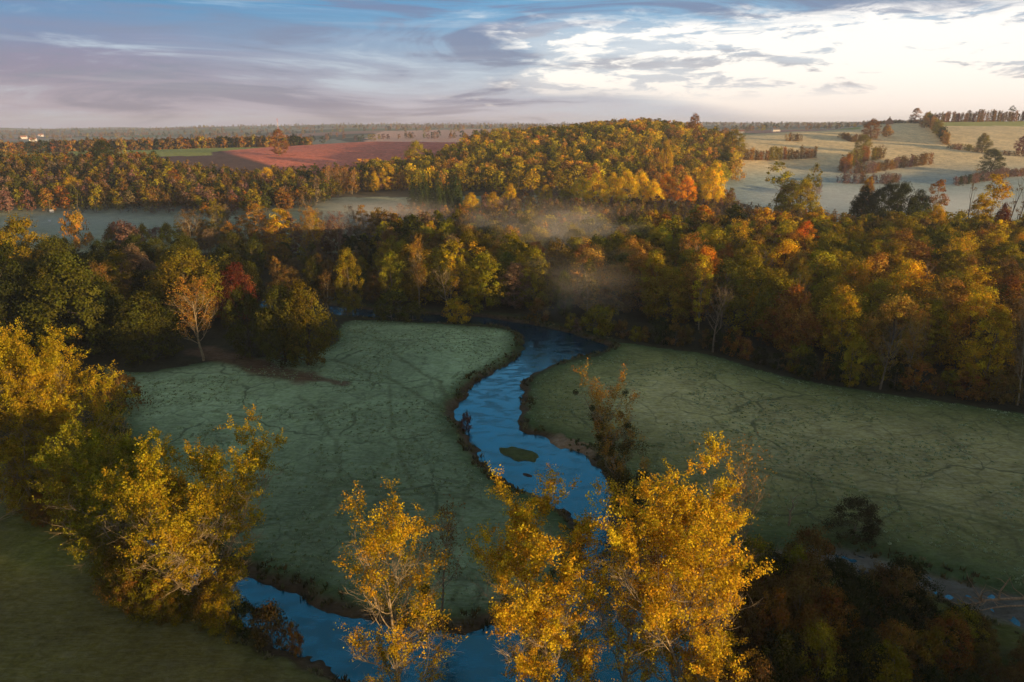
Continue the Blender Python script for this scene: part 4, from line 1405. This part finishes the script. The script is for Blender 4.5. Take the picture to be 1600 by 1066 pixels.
mass('right_woodland', 'green and brown trees between the near right wood and the misty slope',
     fill([(1180, 352), (1760, 350), (1760, 372), (1300, 400), (1180, 410)], 9.0, (8, 12), {'dark green': 4, 'brown': 3, 'olive': 3, 'rust': 1}, 35), 1, 'woodland')
mass('plateau_trees', 'long line of brown and green trees behind the plateau fields',
     fill([(-200, 1020), (440, 1040), (490, 1050), (490, 1110), (440, 1110), (-200, 1080)], 11.0, (13, 19), {'brown': 5, 'rust': 3, 'dark green': 3, 'olive': 2, 'tawny': 2}, 36), 2, 'trees')
far_items = []
frng = np.random.default_rng(41)
for (Y0, Y1, n) in ((1250, 1700, 420), (1700, 2600, 1000), (2600, 4200, 1500), (4200, 6800, 1800)):
    for _ in range(n):
        Y = frng.uniform(Y0, Y1)
        px = frng.uniform(-100, 1700)
        x = x_of(px, Y)
        if vnoise(np.array([x / 260]), np.array([Y / 200]), 8)[0] < (0.45 if Y < 2600 else 0.36):
            continue
        if 545 < px < 780 and 1900 < Y < 2700 and vnoise(np.array([x / 90]), np.array([Y / 90]), 8)[0] < 0.8:
            continue
        if px > 1100 and Y < 1900:
            continue
        far_items.append((x, Y, frng.uniform(9, 17), pick(frng, {'brown': 4, 'mauve brown': 3, 'dark green': 4, 'olive': 3, 'rust': 1})))
mass('distant_woods', 'hazy strips of wood across the distant countryside', far_items, 2, 'woods')


# ------------------------------------------------------------------ hedges, belts and single trees of the misty slope at the right
def on_ground(px, row, Y0=330, Y1=2600):
    Ys = np.geomspace(Y0, Y1, 260)
    xs = (px - 800.0) / F * (Ys * math.cos(PITCH) + (60 - 30) * math.sin(PITCH))
    zs = ground_z(xs, Ys)
    rw = 533 + F * np.tan(np.arctan2(60 - zs, Ys) - PITCH)
    near = Ys < 1250
    i = int(np.argmax(rw <= row)) if (rw[near] <= row).any() else int(np.argmin(np.where(near, rw, 1e9)))
    return float(xs[i]), float(Ys[i])


def slope_tree(key, px, row, top, colr, label, wide, name=None, tint=None, cat='tree', group=None):
    x, y = on_ground(px, row)
    special(key, px, None, top, colr, label, wide, Y=y, name=name, tint=tint, cat=cat, group=group)


def hedge(pts, h, w, pal, label, name='hedge', seed=3, leaf=0.9):
    h = h * 1.35
    """a belt of bushes grown together along a line of photograph points"""
    rng = np.random.default_rng(seed)
    P = np.array([on_ground(*p) for p in pts])
    Cs, vs = [], []
    base = np.array([P[:, 0].mean(), P[:, 1].mean()])
    z0 = gz(*base)
    for a, b in zip(P[:-1], P[1:]):
        L = np.linalg.norm(b - a)
        n = max(2, int(L / 0.9))
        for k in range(n):
            t = (k + rng.uniform(0, 1)) / n
            c = a + (b - a) * t + rng.normal(0, w * 0.3, 2)
            hh = h * (0.6 + 0.6 * vnoise(np.array([c[0] / 7]), np.array([c[1] / 7]), seed)[0]) * rng.uniform(0.85, 1.05)
            zg = gz(c[0], c[1])
            m = max(2, int(hh / 1.3))
            for q in range(m):
                Cs.append((c[0] - base[0] + rng.normal(0, 0.6), c[1] - base[1] + rng.normal(0, 0.6), zg - z0 + hh * (q + 0.5) / m * 0.92))
                vs.append((rng.uniform(0, 1), rng.uniform(0.2, 0.8), 0))
    Cs, vs = np.array(Cs), np.array(vs)
    idx = np.repeat(np.arange(len(Cs)), 14)
    off = rng.normal(0, 1, (len(idx), 3))
    off *= (rng.uniform(0, 1, len(idx)) ** 0.4 * 1.7 / np.linalg.norm(off, axis=1))[:, None]
    C = Cs[idx] + off
    V, Q = leaves(rng, C, off + np.array([0, 0, 0.4]), leaf, 0.6)
    var = np.repeat(np.clip(vs[idx] + rng.normal(0, 0.12, (len(idx), 3)), 0, 1), 4, axis=0)
    cn = [pick(rng, pal) for _ in range(len(Cs))]
    seg = (Cs[:, 0] / 6).astype(int)
    tints = {k: np.array([*jitter_tint(rng, pick(rng, pal)), 1.0]) for k in np.unique(seg)}
    tt = np.array([tints[k] for k in seg])[idx]
    me = np_mesh(name, V, Q, [LEAF_FAR], attrs={'var': ('POINT', 'FLOAT_VECTOR', var), 'tint': ('POINT', 'FLOAT_COLOR', np.repeat(tt, 4, axis=0))})
    o = link(bpy.data.objects.new(name, me))
    o.location = (base[0], base[1], z0)
    tag(o, label, 'hedge')


HP = {'rust': 4, 'brown': 5, 'olive': 2, 'tawny': 2}
hedge([(1156, 250), (1190, 251), (1232, 249), (1276, 247)], 10.5, 4, HP, 'russet belt of small trees across the pale slope, right of the wooded hill', 'hedge', 1)
hedge([(1228, 221), (1250, 221)], 8, 5, HP, 'small isolated clump of brown bushes high on the pale slope', 'hedge', 2)
hedge([(1312, 216), (1330, 222), (1352, 220)], 6, 4, HP, 'brown hedge at the foot of the big rust coloured trees', 'hedge', 3)
hedge([(1318, 270), (1330, 262), (1350, 254), (1380, 247)], 12, 7, HP, 'rust coloured belt climbing the middle of the pale slope', 'hedge', 4)
hedge([(1325, 272), (1360, 272), (1395, 265), (1425, 262), (1455, 256)], 9, 6, {'rust': 3, 'brown': 4, 'mauve brown': 3}, 'long rounded belt ending in the mist on the pale slope', 'hedge', 5)
hedge([(1315, 286), (1350, 288), (1390, 288), (1410, 284)], 7, 6, {'mauve brown': 4, 'brown': 3}, 'mauve belt of bushes sunk in mist low on the slope', 'hedge', 6)
hedge([(1440, 190), (1452, 202), (1466, 216), (1478, 228)], 13, 5, {'dark green': 3, 'olive': 4, 'tawny': 2}, 'row of green trees running down the slope below the skyline wood', 'tree_row', 7)
hedge([(1480, 232), (1520, 237), (1560, 242), (1620, 247)], 5, 4, HP, 'low brown hedge across the right end of the slope', 'hedge', 8)
hedge([(1500, 290), (1540, 284), (1580, 278), (1640, 272)], 7, 5, {'mauve brown': 4, 'dark green': 2}, 'dim hedge in blue mist below the round oak', 'hedge', 9)
hedge([(1345, 195), (1375, 194), (1412, 193), (1440, 193)], 4.5, 3, {'dark green': 3, 'brown': 3}, 'low dark hedge on the skyline beside the farmhouse', 'hedge', 10)
hedge([(1448, 190), (1500, 189.5), (1550, 188.5), (1640, 187)], 14, 14, {'rust': 4, 'brown': 4, 'red': 1}, 'russet strip of wood on the skyline at the right', 'wood_strip', 11, 1.1)
hedge([(1225, 304), (1260, 302), (1290, 304)], 6, 4, {'mauve brown': 3, 'brown': 2}, 'dim bushes in the blue mist behind the two pines', 'hedge', 12)
slope_tree('oak1', 1140, 252, 205, 'olive', 'round olive tree at the corner of the wooded hill and the slope', 44)
slope_tree('oak2', 1128, 275, 234, 'green', 'green oak below the round olive tree, beside the wooded hill', 50)
slope_tree('oak0', 1352, 219, 190, 'rust', 'large rust coloured tree below the farmhouse', 44)
slope_tree('oak2', 1376, 214, 194, 'tawny', 'smaller tawny tree touching the rust coloured one below the farmhouse', 30)
slope_tree('oak1', 1342, 238, 212, 'olive', 'olive tree standing in the belt in the middle of the slope', 30)
slope_tree('ash0', 1419, 193, 170, 'tawny', 'tall pinkish tree on the skyline right of the farmhouse', 24, tint=(0.40, 0.22, 0.14))
slope_tree('oak0', 1434, 200, 183, 'tawny', 'tawny tree at the top of the green row on the slope', 26)
slope_tree('oak2', 1526, 234, 208, 'olive', 'round yellowish tree in the low hedge at the right', 32)
slope_tree('oak1', 1588, 239, 214, 'red', 'dark red tree in the low hedge at the right edge', 34, tint=(0.24, 0.06, 0.03))
slope_tree('oak0', 1543, 274, 238, 'green', 'round green oak alone above the mist at the right', 50)
slope_tree('pine0', 1565, 189, 165, 'dark green', 'pine rising above the skyline wood', 16)


# ------------------------------------------------------------------ houses
WALL_W = simple_mat('white_render', (0.75, 0.70, 0.66), 0.8, 1.0, 0.06)
WALL_B = simple_mat('brick', (0.42, 0.22, 0.14), 0.9, 1.5, 0.2)
ROOF_R = simple_mat('roof_tiles', (0.36, 0.15, 0.09), 0.85, 2.0, 0.25)
ROOF_G = simple_mat('roof_slate', (0.14, 0.13, 0.14), 0.7, 2.0, 0.2)
GLASS = simple_mat('window_glass', (0.05, 0.06, 0.08), 0.2, 1.0, 0.1, 0.6)
SHEET = simple_mat('roof_sheets', (0.40, 0.33, 0.33), 0.5, 0.5, 0.1)


def part(name, arrs, mat, parent):
    V, Q = join_arr(arrs)
    return link(bpy.data.objects.new(name, np_mesh(name, V, Q, [mat])), parent)


def house(px, row, L, D, H, RH, rz, wall, roof, label, group=None, name='house', Y=None):
    if Y is None:
        x, y = on_ground(px, row)
    else:
        x, y = x_of(px, Y, 40), Y
    z = gz(x, y)
    e = empty(name, (x, y, z - 0.3), rz, label, 'house' if name == 'house' else 'barn', group)
    part('wall', [box_arr(-L / 2, L / 2, -D / 2, D / 2, 0, H)], wall, e)
    # gables closed together with the roof slopes, a real thickness of 0.25 m
    a, b, t = L / 2 + 0.35, D / 2 + 0.45, 0.28
    V = np.array([(-a, -b, H - 0.15), (a, -b, H - 0.15), (a, 0, H + RH), (-a, 0, H + RH), (-a, b, H - 0.15), (a, b, H - 0.15),
                  (-a, -b, H - 0.15 - t), (a, -b, H - 0.15 - t), (a, 0, H + RH - t), (-a, 0, H + RH - t), (-a, b, H - 0.15 - t), (a, b, H - 0.15 - t)], float)
    Q = np.array([(0, 1, 2, 3), (3, 2, 5, 4), (7, 6, 9, 8), (8, 9, 10, 11), (0, 6, 7, 1), (4, 5, 11, 10), (1, 7, 8, 2), (2, 8, 11, 5), (0, 3, 9, 6), (3, 4, 10, 9)])
    rf = link(bpy.data.objects.new('roof', np_mesh('roof', V, Q, [roof])), e)
    gv = []
    for sx in (-1, 1):
        g = sx * (L / 2 - 0.02)
        gv.append((np.array([(g, -D / 2, H), (g, D / 2, H), (g, 0.01, H + RH * 0.93), (g, -0.01, H + RH * 0.93)], float), np.array([(0, 1, 2, 3)])))
    part('gable', gv, wall, e)
    if name == 'house':
        part('chimney', [box_arr(L * 0.28, L * 0.28 + 0.9, -0.45, 0.45, H + RH * 0.5, H + RH + 1.1)], WALL_B, rf)
        n = max(2, int(L / 3.2))
        for i in range(n):
            cx = -L / 2 + (i + 0.5) * L / n
            part('window', [box_arr(cx - 0.5, cx + 0.5, -D / 2 - 0.06, -D / 2 + 0.02, 1.1, 2.4)], GLASS, e)
        part('door', [box_arr(-0.2, 0.8, -D / 2 - 0.05, -D / 2 + 0.02, 0.3, 0.95)], ROOF_G, e)
    return e


house(1384, 194.5, 9, 12, 3.6, 8.0, R(62), WALL_B, ROOF_R, 'farmhouse with tall steep orange roof on the skyline above the pale slope')
house(1360, 194.5, 18, 8, 3.0, 2.2, R(4), WALL_B, ROOF_G, 'low dark farm building left of the farmhouse on the skyline', name='barn')
vr = np.random.default_rng(6)
vill = [(1103, 'tiny pale house at the left end of the distant village'), (1109, 'tiny pale house touching the left end house of the distant village'), (1122, 'tiny white house, third from the left in the distant village'),
        (1130, 'tiny white house, fourth from the left in the distant village'), (1145, 'faint house in the middle of the distant village'), (1157, 'longer white house in the distant village'),
        (1212, 'bright white house apart from the village on the distant ridge')]
for px, lab in vill:
    house(px, 0, vr.uniform(13, 19), 9, 5.0, 4.0, R(vr.uniform(-20, 25)), WALL_W, ROOF_R if px % 2 else ROOF_G, lab, 'distant village houses', Y=1790 + vr.uniform(-30, 40))
for px, Y, L, lab in ((150, 1240, 44, 'long low barn with pinkish metal roof behind the left wood'), (136, 1190, 34, 'long low barn with grey metal roof in front of the pinkish one'),
                      (85, 1330, 40, 'long pale shed behind the tree line at the left'), (70, 1420, 34, 'pale shed further left behind the tree line')):
    house(px, 0, L, 14, 5.0, 3.0, R(8), SHEET, SHEET, lab, None, 'barn', Y=Y)
for px, Y, lab in ((49, 2350, 'white cottage far off in the hazy plain at the left'), (62, 3300, 'white cottage on the far horizon at the left'), (35, 2700, 'pale farm building far off at the left edge')):
    house(px, 0, 20, 12, 8, 5, R(20), WALL_W, ROOF_R, lab, 'far farmhouses of the plain', Y=Y)

# radio mast behind the lone tree
MAST_W = simple_mat('mast_white', (0.75, 0.62, 0.58), 0.6, 1.0, 0.05)
MAST_R = simple_mat('mast_red', (0.55, 0.12, 0.07), 0.6, 1.0, 0.05)
mx, my = x_of(434.5, 1500, 50), 1500
mz = gz(mx, my)
mh = 62 + 1500 * math.tan(math.atan((533 - 186) / F) - PITCH) - mz
me_ = empty('radio_mast', (mx, my, mz - 0.5), 0.3, 'thin red and white radio mast behind the lone tawny tree', 'mast')
nsec = 7
for k in range(nsec):
    z0, z1 = mh * k / nsec, mh * (k + 1) / nsec
    w0, w1 = 1.5 * (1 - k / nsec) + 0.35, 1.5 * (1 - (k + 1) / nsec) + 0.35
    brs = []
    for q in range(3):
        a0, a1 = q * 2.094, (q + 1) * 2.094
        A0 = (math.cos(a0) * w0, math.sin(a0) * w0, z0)
        A1 = (math.cos(a0) * w1, math.sin(a0) * w1, z1)
        B1 = (math.cos(a1) * w1, math.sin(a1) * w1, z1)
        brs += [([A0, A1], [0.16, 0.16]), ([A0, B1], [0.09, 0.09])]
    V, Q = tubes([(np.array(p, float), np.array(r)) for p, r in brs], 4)
    link(bpy.data.objects.new('lattice_section', np_mesh('lattice_section', V, Q, [MAST_R if k % 2 == 0 else MAST_W])), me_)

# white round bales at the far side of the misty pasture
for px, row, d, lab in ((68.5, 333, 2.4, 'white wrapped round bale at the far edge of the misty left pasture'), (63, 347, 1.3, 'smaller white bale nearer in the misty left pasture')):
    x, y = on_ground(px, row)
    an = np.linspace(0, 2 * PI, 20, endpoint=False)
    prof = [(0.001, -0.5), (0.42, -0.5), (0.49, -0.46), (0.5, -0.36), (0.5, 0.36), (0.49, 0.46), (0.42, 0.5), (0.001, 0.5)]
    V = np.array([(t * d, math.cos(a) * r * d, math.sin(a) * r * d + d * 0.49) for (r, t) in prof for a in an])
    Q = np.array([(i * 20 + j, i * 20 + (j + 1) % 20, (i + 1) * 20 + (j + 1) % 20, (i + 1) * 20 + j) for i in range(len(prof) - 1) for j in range(20)])
    o = link(bpy.data.objects.new('round_bale', np_mesh('round_bale', V, Q, [WALL_W], smooth=True)))
    o.location = (x, y, gz(x, y))
    o.rotation_euler = (0, 0, 0.4)
    tag(o, lab, 'bale')


# ------------------------------------------------------------------ dead wood near the side stream
def dead(name, label, x, y, branches, mat, cat='dead tree'):
    z = gz(x, y)
    V, Q = tubes([(np.array(p, float), np.array(r, float)) for p, r in branches], 7)
    o = link(bpy.data.objects.new(name, np_mesh(name, V, Q, [mat], smooth=True)))
    o.location = (x, y, z - 0.1)
    tag(o, label, cat)


drng = np.random.default_rng(12)
x, y = G(1232, 822)
bs = [([(0, 0, -0.4), (0.1, 0, 1.2), (-0.05, 0, 2.4), (0.35, 0, 3.4), (0.15, 0.1, 4.3), (0.7, 0.1, 5.2), (1.2, 0, 5.6)], [0.2, 0.17, 0.15, 0.12, 0.09, 0.05, 0.02]),
      ([(0.35, 0, 3.4), (0.9, 0, 3.9), (0.8, 0, 4.6)], [0.07, 0.04, 0.02]), ([(-0.05, 0, 2.4), (-0.6, 0, 3.1), (-0.7, 0, 3.9)], [0.08, 0.04, 0.02]),
      ([(0.1, 0, 1.2), (0.7, 0.1, 1.9)], [0.06, 0.02]), ([(0.15, 0.1, 4.3), (-0.3, 0, 5.0), (-0.2, 0, 5.5)], [0.05, 0.03, 0.01])]
dead('dead_tree', 'curly bare dead tree standing at the near edge of the right meadow', x, y, bs, BARK_PALE)
x, y = G(1575, 940)
bs = []
P0 = np.array([(-6.5, 0.2, 0.3), (-4.5, 0, 0.35), (-2.5, 0.2, 0.9), (-0.5, 0.4, 0.9), (2, 0.3, 1.1), (5, 0, 1.2), (7, -0.2, 0.9)])
bs.append((P0, [0.05, 0.09, 0.13, 0.16, 0.19, 0.22, 0.25]))
bs.append((P0 * np.array([1, 1, 0.6]) + np.array([0.6, -1.0, 0.1]), [0.03, 0.06, 0.09, 0.12, 0.14, 0.16, 0.18]))
bs.append(([(-1, 0.3, 0.9), (-1.1, 0.3, 2.2), (-0.6, 0.3, 3.3), (-0.2, 0.3, 4.4)], [0.13, 0.11, 0.08, 0.03]))
bs.append(([(-0.6, 0.3, 3.3), (-1.4, 0.3, 4.0), (-2.2, 0.2, 4.3)], [0.06, 0.04, 0.015]))
for i in range(44):
    u = drng.uniform(0, 6)
    i0 = int(u)
    s_ = P0[i0] + (P0[min(i0 + 1, 6)] - P0[i0]) * (u - i0)
    d = np.array([drng.uniform(-1.2, -0.1), drng.uniform(-0.6, 0.6), drng.uniform(-0.1, 1.0)])
    Pb, _ = path(drng, s_, d / np.linalg.norm(d), drng.uniform(1.2, 4.2), 4, 0.3)
    Pb[:, 2] = np.maximum(Pb[:, 2], 0.05)
    bs.append((Pb, np.linspace(0.07, 0.012, 5)))
dead('fallen_tree', 'fallen dead tree with tangled pale branches lying across the side stream', x, y, bs, simple_mat('dead_wood', (0.30, 0.19, 0.11), 0.9, 3.0, 0.3), 'fallen tree')
for k, (px, row, ln) in enumerate(((916, 742, 5.0), (1330, 905, 3.0))):
    x, y = G(px, row)
    bs = [([(0, 0, 0.2), (-ln * 0.5, 0.2, 0.8), (-ln, 0.0, 0.35)], [0.10, 0.07, 0.02])]
    for i in range(7):
        Pb, _ = path(drng, (-ln * drng.uniform(0.2, 0.95), 0.1, 0.5), (-0.7, drng.uniform(-0.5, 0.5), 0.5), 1.3, 3, 0.3)
        bs.append((Pb, np.linspace(0.035, 0.01, 4)))
    dead('fallen_branch', ('bare branch reaching over the river below the leaning ivy tree', 'grey branch lying on the side stream gravel')[k], x, y, bs, BARK, 'branch')


# ------------------------------------------------------------------ rank grass and reeds: tufts one cannot count
def tufts(name, label, pts, hmin, hmax, cols, seed, blades=7, wid=0.12):
    rng = np.random.default_rng(seed)
    P = np.array(pts)
    z = ground_z(P[:, 0], P[:, 1])
    n = len(P) * blades
    idx = np.repeat(np.arange(len(P)), blades)
    hh = rng.uniform(hmin, hmax, len(P))[idx] * rng.uniform(0.6, 1.1, n)
    base = np.stack([P[idx, 0] + rng.normal(0, 0.16, n), P[idx, 1] + rng.normal(0, 0.16, n), z[idx] - 0.03], 1)
    lean = np.stack([rng.normal(0, 0.35, n), rng.normal(0, 0.35, n), np.ones(n)], 1) * hh[:, None]
    a = rng.uniform(0, PI, n)
    w = np.stack([np.cos(a), np.sin(a), np.zeros(n)], 1) * wid * rng.uniform(0.6, 1.4, n)[:, None]
    V = np.stack([base - w, base + w, base + lean * 0.6 + w * 0.8, base + lean], 1).reshape(-1, 3)
    cc = np.array(cols)[rng.integers(len(cols), size=len(P))] * rng.uniform(0.75, 1.25, (len(P), 1))
    tint = np.repeat(np.concatenate([cc, np.ones((len(P), 1))], 1)[idx], 4, axis=0)
    var = np.full((n * 4, 3), 0.5)
    me = np_mesh(name, V, np.arange(n * 4).reshape(-1, 4), [LEAF_FAR], attrs={'var': ('POINT', 'FLOAT_VECTOR', var), 'tint': ('POINT', 'FLOAT_COLOR', tint)})
    tag(link(bpy.data.objects.new(name, me)), label, 'grass', kind='stuff')


grng = np.random.default_rng(91)
cx_, cy_ = grng.uniform(-150, 210, 60000), 45 + 170 * grng.uniform(0, 1, 60000) ** 0.9
dmv, dsv = sdist(PM, cx_, cy_), sdist(PS, cx_, cy_)
bank = (dmv > 0.3) & (dmv < 3.4) & (vnoise(cx_ / 5, cy_ / 5, 61) > 0.38)
bank |= (dsv > -0.5) & (dsv < 2.5) & (dmv > 0) & (vnoise(cx_ / 4, cy_ / 4, 62) > 0.45)
tufts('bank_grass', 'rank olive and brown grass along the river banks', list(zip(cx_[bank], cy_[bank])), 0.35, 1.0,
      [(0.16, 0.11, 0.04), (0.12, 0.12, 0.035), (0.20, 0.17, 0.08), (0.08, 0.07, 0.03)], 5, 9, 0.10)
mead = ((sdist(MEADOW_L, cx_, cy_) < -1.5) | (sdist(MEADOW_R, cx_, cy_) < -1.5)) & (dmv > 2) & (vnoise(cx_ / 9, cy_ / 9, 63) + 0.35 * vnoise(cx_ / 2.5, cy_ / 2.5, 64) > 0.62)
tufts('meadow_tussocks', 'frosted grass tussocks scattered over the meadows', list(zip(cx_[mead], cy_[mead])), 0.10, 0.30,
      [(0.32, 0.38, 0.20), (0.26, 0.30, 0.12), (0.38, 0.44, 0.27)], 6, 6, 0.13)


# ------------------------------------------------------------------ mist banks: real volumes, thicker in the middle and torn by noise
def mist(label, px0, px1, Y0, Y1, z0, z1, dens, seed, scale=0.02, wob=0.5, mcol=(0.93, 0.93, 0.95)):
    xa, xb = x_of((px0 + px1) / 2, (Y0 + Y1) / 2) , (px1 - px0) / F * (Y0 + Y1) / 2 * 0.5
    cy, hy = (Y0 + Y1) / 2, (Y1 - Y0) / 2
    V, Q = box_arr(-1, 1, -1, 1, 0, 1)
    V = V * np.array([xb, hy, z1 - z0])
    m, T = new_mat('mist')
    tc = T.n('ShaderNodeTexCoord').outputs['Generated']
    pos = T.n('ShaderNodeNewGeometry').outputs['Position']
    sp = T.n('ShaderNodeSeparateXYZ', ins={0: tc})
    cx = T.math('ABSOLUTE', T.math('MULTIPLY_ADD', sp.outputs[0], 2.0, -1.0))
    cyy = T.math('ABSOLUTE', T.math('MULTIPLY_ADD', sp.outputs[1], 2.0, -1.0))
    rr = T.math('SQRT', T.math('ADD', T.math('MULTIPLY', cx, cx), T.math('MULTIPLY', cyy, cyy)))
    mp = T.n('ShaderNodeMapping', ins={0: pos, 1: (seed * 13.0, 0, 0), 3: (scale, scale, scale * 3)}).outputs[0]
    n = T.noise(mp, 1.0, 3.0, 0.55, 0.5)
    fall = T.ramp(T.math('ADD', rr, T.math('MULTIPLY', T.math('SUBTRACT', n, 0.5), wob * 2)), 0.05, 0.95, 1.0, 0.0)
    top = T.ramp(T.math('ADD', sp.outputs[2], T.math('MULTIPLY', T.math('SUBTRACT', n, 0.5), 0.9)), 0.15, 0.85, 1.0, 0.0)
    edge = T.math('MULTIPLY', T.ramp(rr, 0.85, 0.99, 1.0, 0.0), T.ramp(sp.outputs[2], 0.85, 1.0, 1.0, 0.0))
    d = T.math('MULTIPLY', T.math('MULTIPLY', T.math('MULTIPLY', fall, top), edge), dens)
    v = T.n('ShaderNodeVolumePrincipled', ins={'Color': c4(*mcol), 'Density': d, 'Anisotropy': 0.0})
    T.n('ShaderNodeOutputMaterial', ins={1: v.outputs[0]})
    o = link(bpy.data.objects.new('mist', np_mesh('mist', V, Q, [m])))
    o.location = (xa, cy, z0)
    tag(o, label, 'mist', kind='stuff')


mist('thin mist lying over the left pasture', -140, 480, 330, 505, 0, 12, 0.008, 1)
mist('pinkish mist drifting over the trees by the clearing', 450, 740, 305, 450, 5, 27, 0.015, 2, 0.02, 0.45, (1.0, 0.88, 0.82))  # pink of the low sun mixed into the mist colour
mist('ragged sunlit wisps of mist over the middle of the wood', 700, 1020, 236, 345, 12, 34, 0.012, 3, 0.04, 1.0, (1.0, 0.90, 0.80))  # warm sunlight put into the mist colour
mist('low plume of sunlit mist in front of the wood above the river', 800, 1020, 180, 240, 6, 27, 0.010, 4, 0.07, 1.0, (1.0, 0.88, 0.74))  # warmer tint stands in for sun on the plume
mist('blue mist filling the valley before the right slope', 1090, 1740, 350, 680, 1, 17, 0.0075, 5)
mist('mist between the thin plantation trees', 820, 1360, 345, 470, 1, 13, 0.008, 6)
mist('mist in the hollow below the wooded hill', 690, 1120, 560, 640, 4, 13, 0.008, 7)

# ------------------------------------------------------------------ air
hv, hq = box_arr(-9500, 9500, -700, 9500, -3, 150)
hm, HT = new_mat('air')
vv = HT.n('ShaderNodeVolumePrincipled', ins={'Color': c4(0.76, 0.82, 1.0), 'Density': 0.00010, 'Anisotropy': 0.1})
HT.n('ShaderNodeOutputMaterial', ins={1: vv.outputs[0]})
hz = link(bpy.data.objects.new('haze', np_mesh('haze', hv, hq, [hm])))
tag(hz, 'faint morning haze over the whole valley', 'haze', kind='stuff')


# ------------------------------------------------------------------ labels for the many trees: colour, kind, zone and rank
def finish_labels():
    ORD = ['first', 'second', 'third', 'fourth', 'fifth', 'sixth', 'seventh', 'eighth', 'ninth', 'tenth', 'eleventh', 'twelfth', 'thirteenth', 'fourteenth',
           'fifteenth', 'sixteenth', 'seventeenth', 'eighteenth', 'nineteenth', 'twentieth']
    buckets = {}
    for t in TREES:
        if t['label']:
            continue
        o = t['o']
        kind = o.name.split('.')[0].replace('_', ' ')
        kind = kind.replace(' tree', '') if kind not in ('bare tree', 'young tree', 'dead tree') else kind
        kind = 'bush' if kind == 'thicket bush' else kind
        if len(t['colour'].split()) == 2 and depth:
            kind = kind.replace(' tree', '')
            depth = depth.replace('rows', 'row')
        z = t['zone']
        depth = ''
        if z.startswith('in the wood') or z.startswith('in the dark wood'):
            Y = t['y']
            depth = 'front row' if Y < 200 else ('second row' if Y < 225 else ('middle rows' if Y < 255 else 'rear rows'))
        t['px'] = px_of(t['x'], t['y'], t['z'] + t['h'] * 0.6)
        buckets.setdefault((t['colour'], kind, z, depth), []).append(t)
    for (colr, kind, z, depth), L in buckets.items():
        L.sort(key=lambda t: t['px'])
        n = len(L)
        for i, t in enumerate(L):
            if n == 1:
                s_ = f'{colr} {kind} {z}'
            else:
                s_ = f'{ORD[i] if i < 20 else str(i + 1) + "th"} {colr} {kind} from the left {z}'
            s_ = s_.replace('spruce green spruce', 'dark spruce')
            if depth:
                s_ += f', {depth}' if len(s_.split()) + len(depth.split()) <= 16 else ''
            t['o']['label'] = s_
            t['o']['group'] = f'trees {z}' if 'bush' not in kind else f'bushes {z}'


finish_labels()
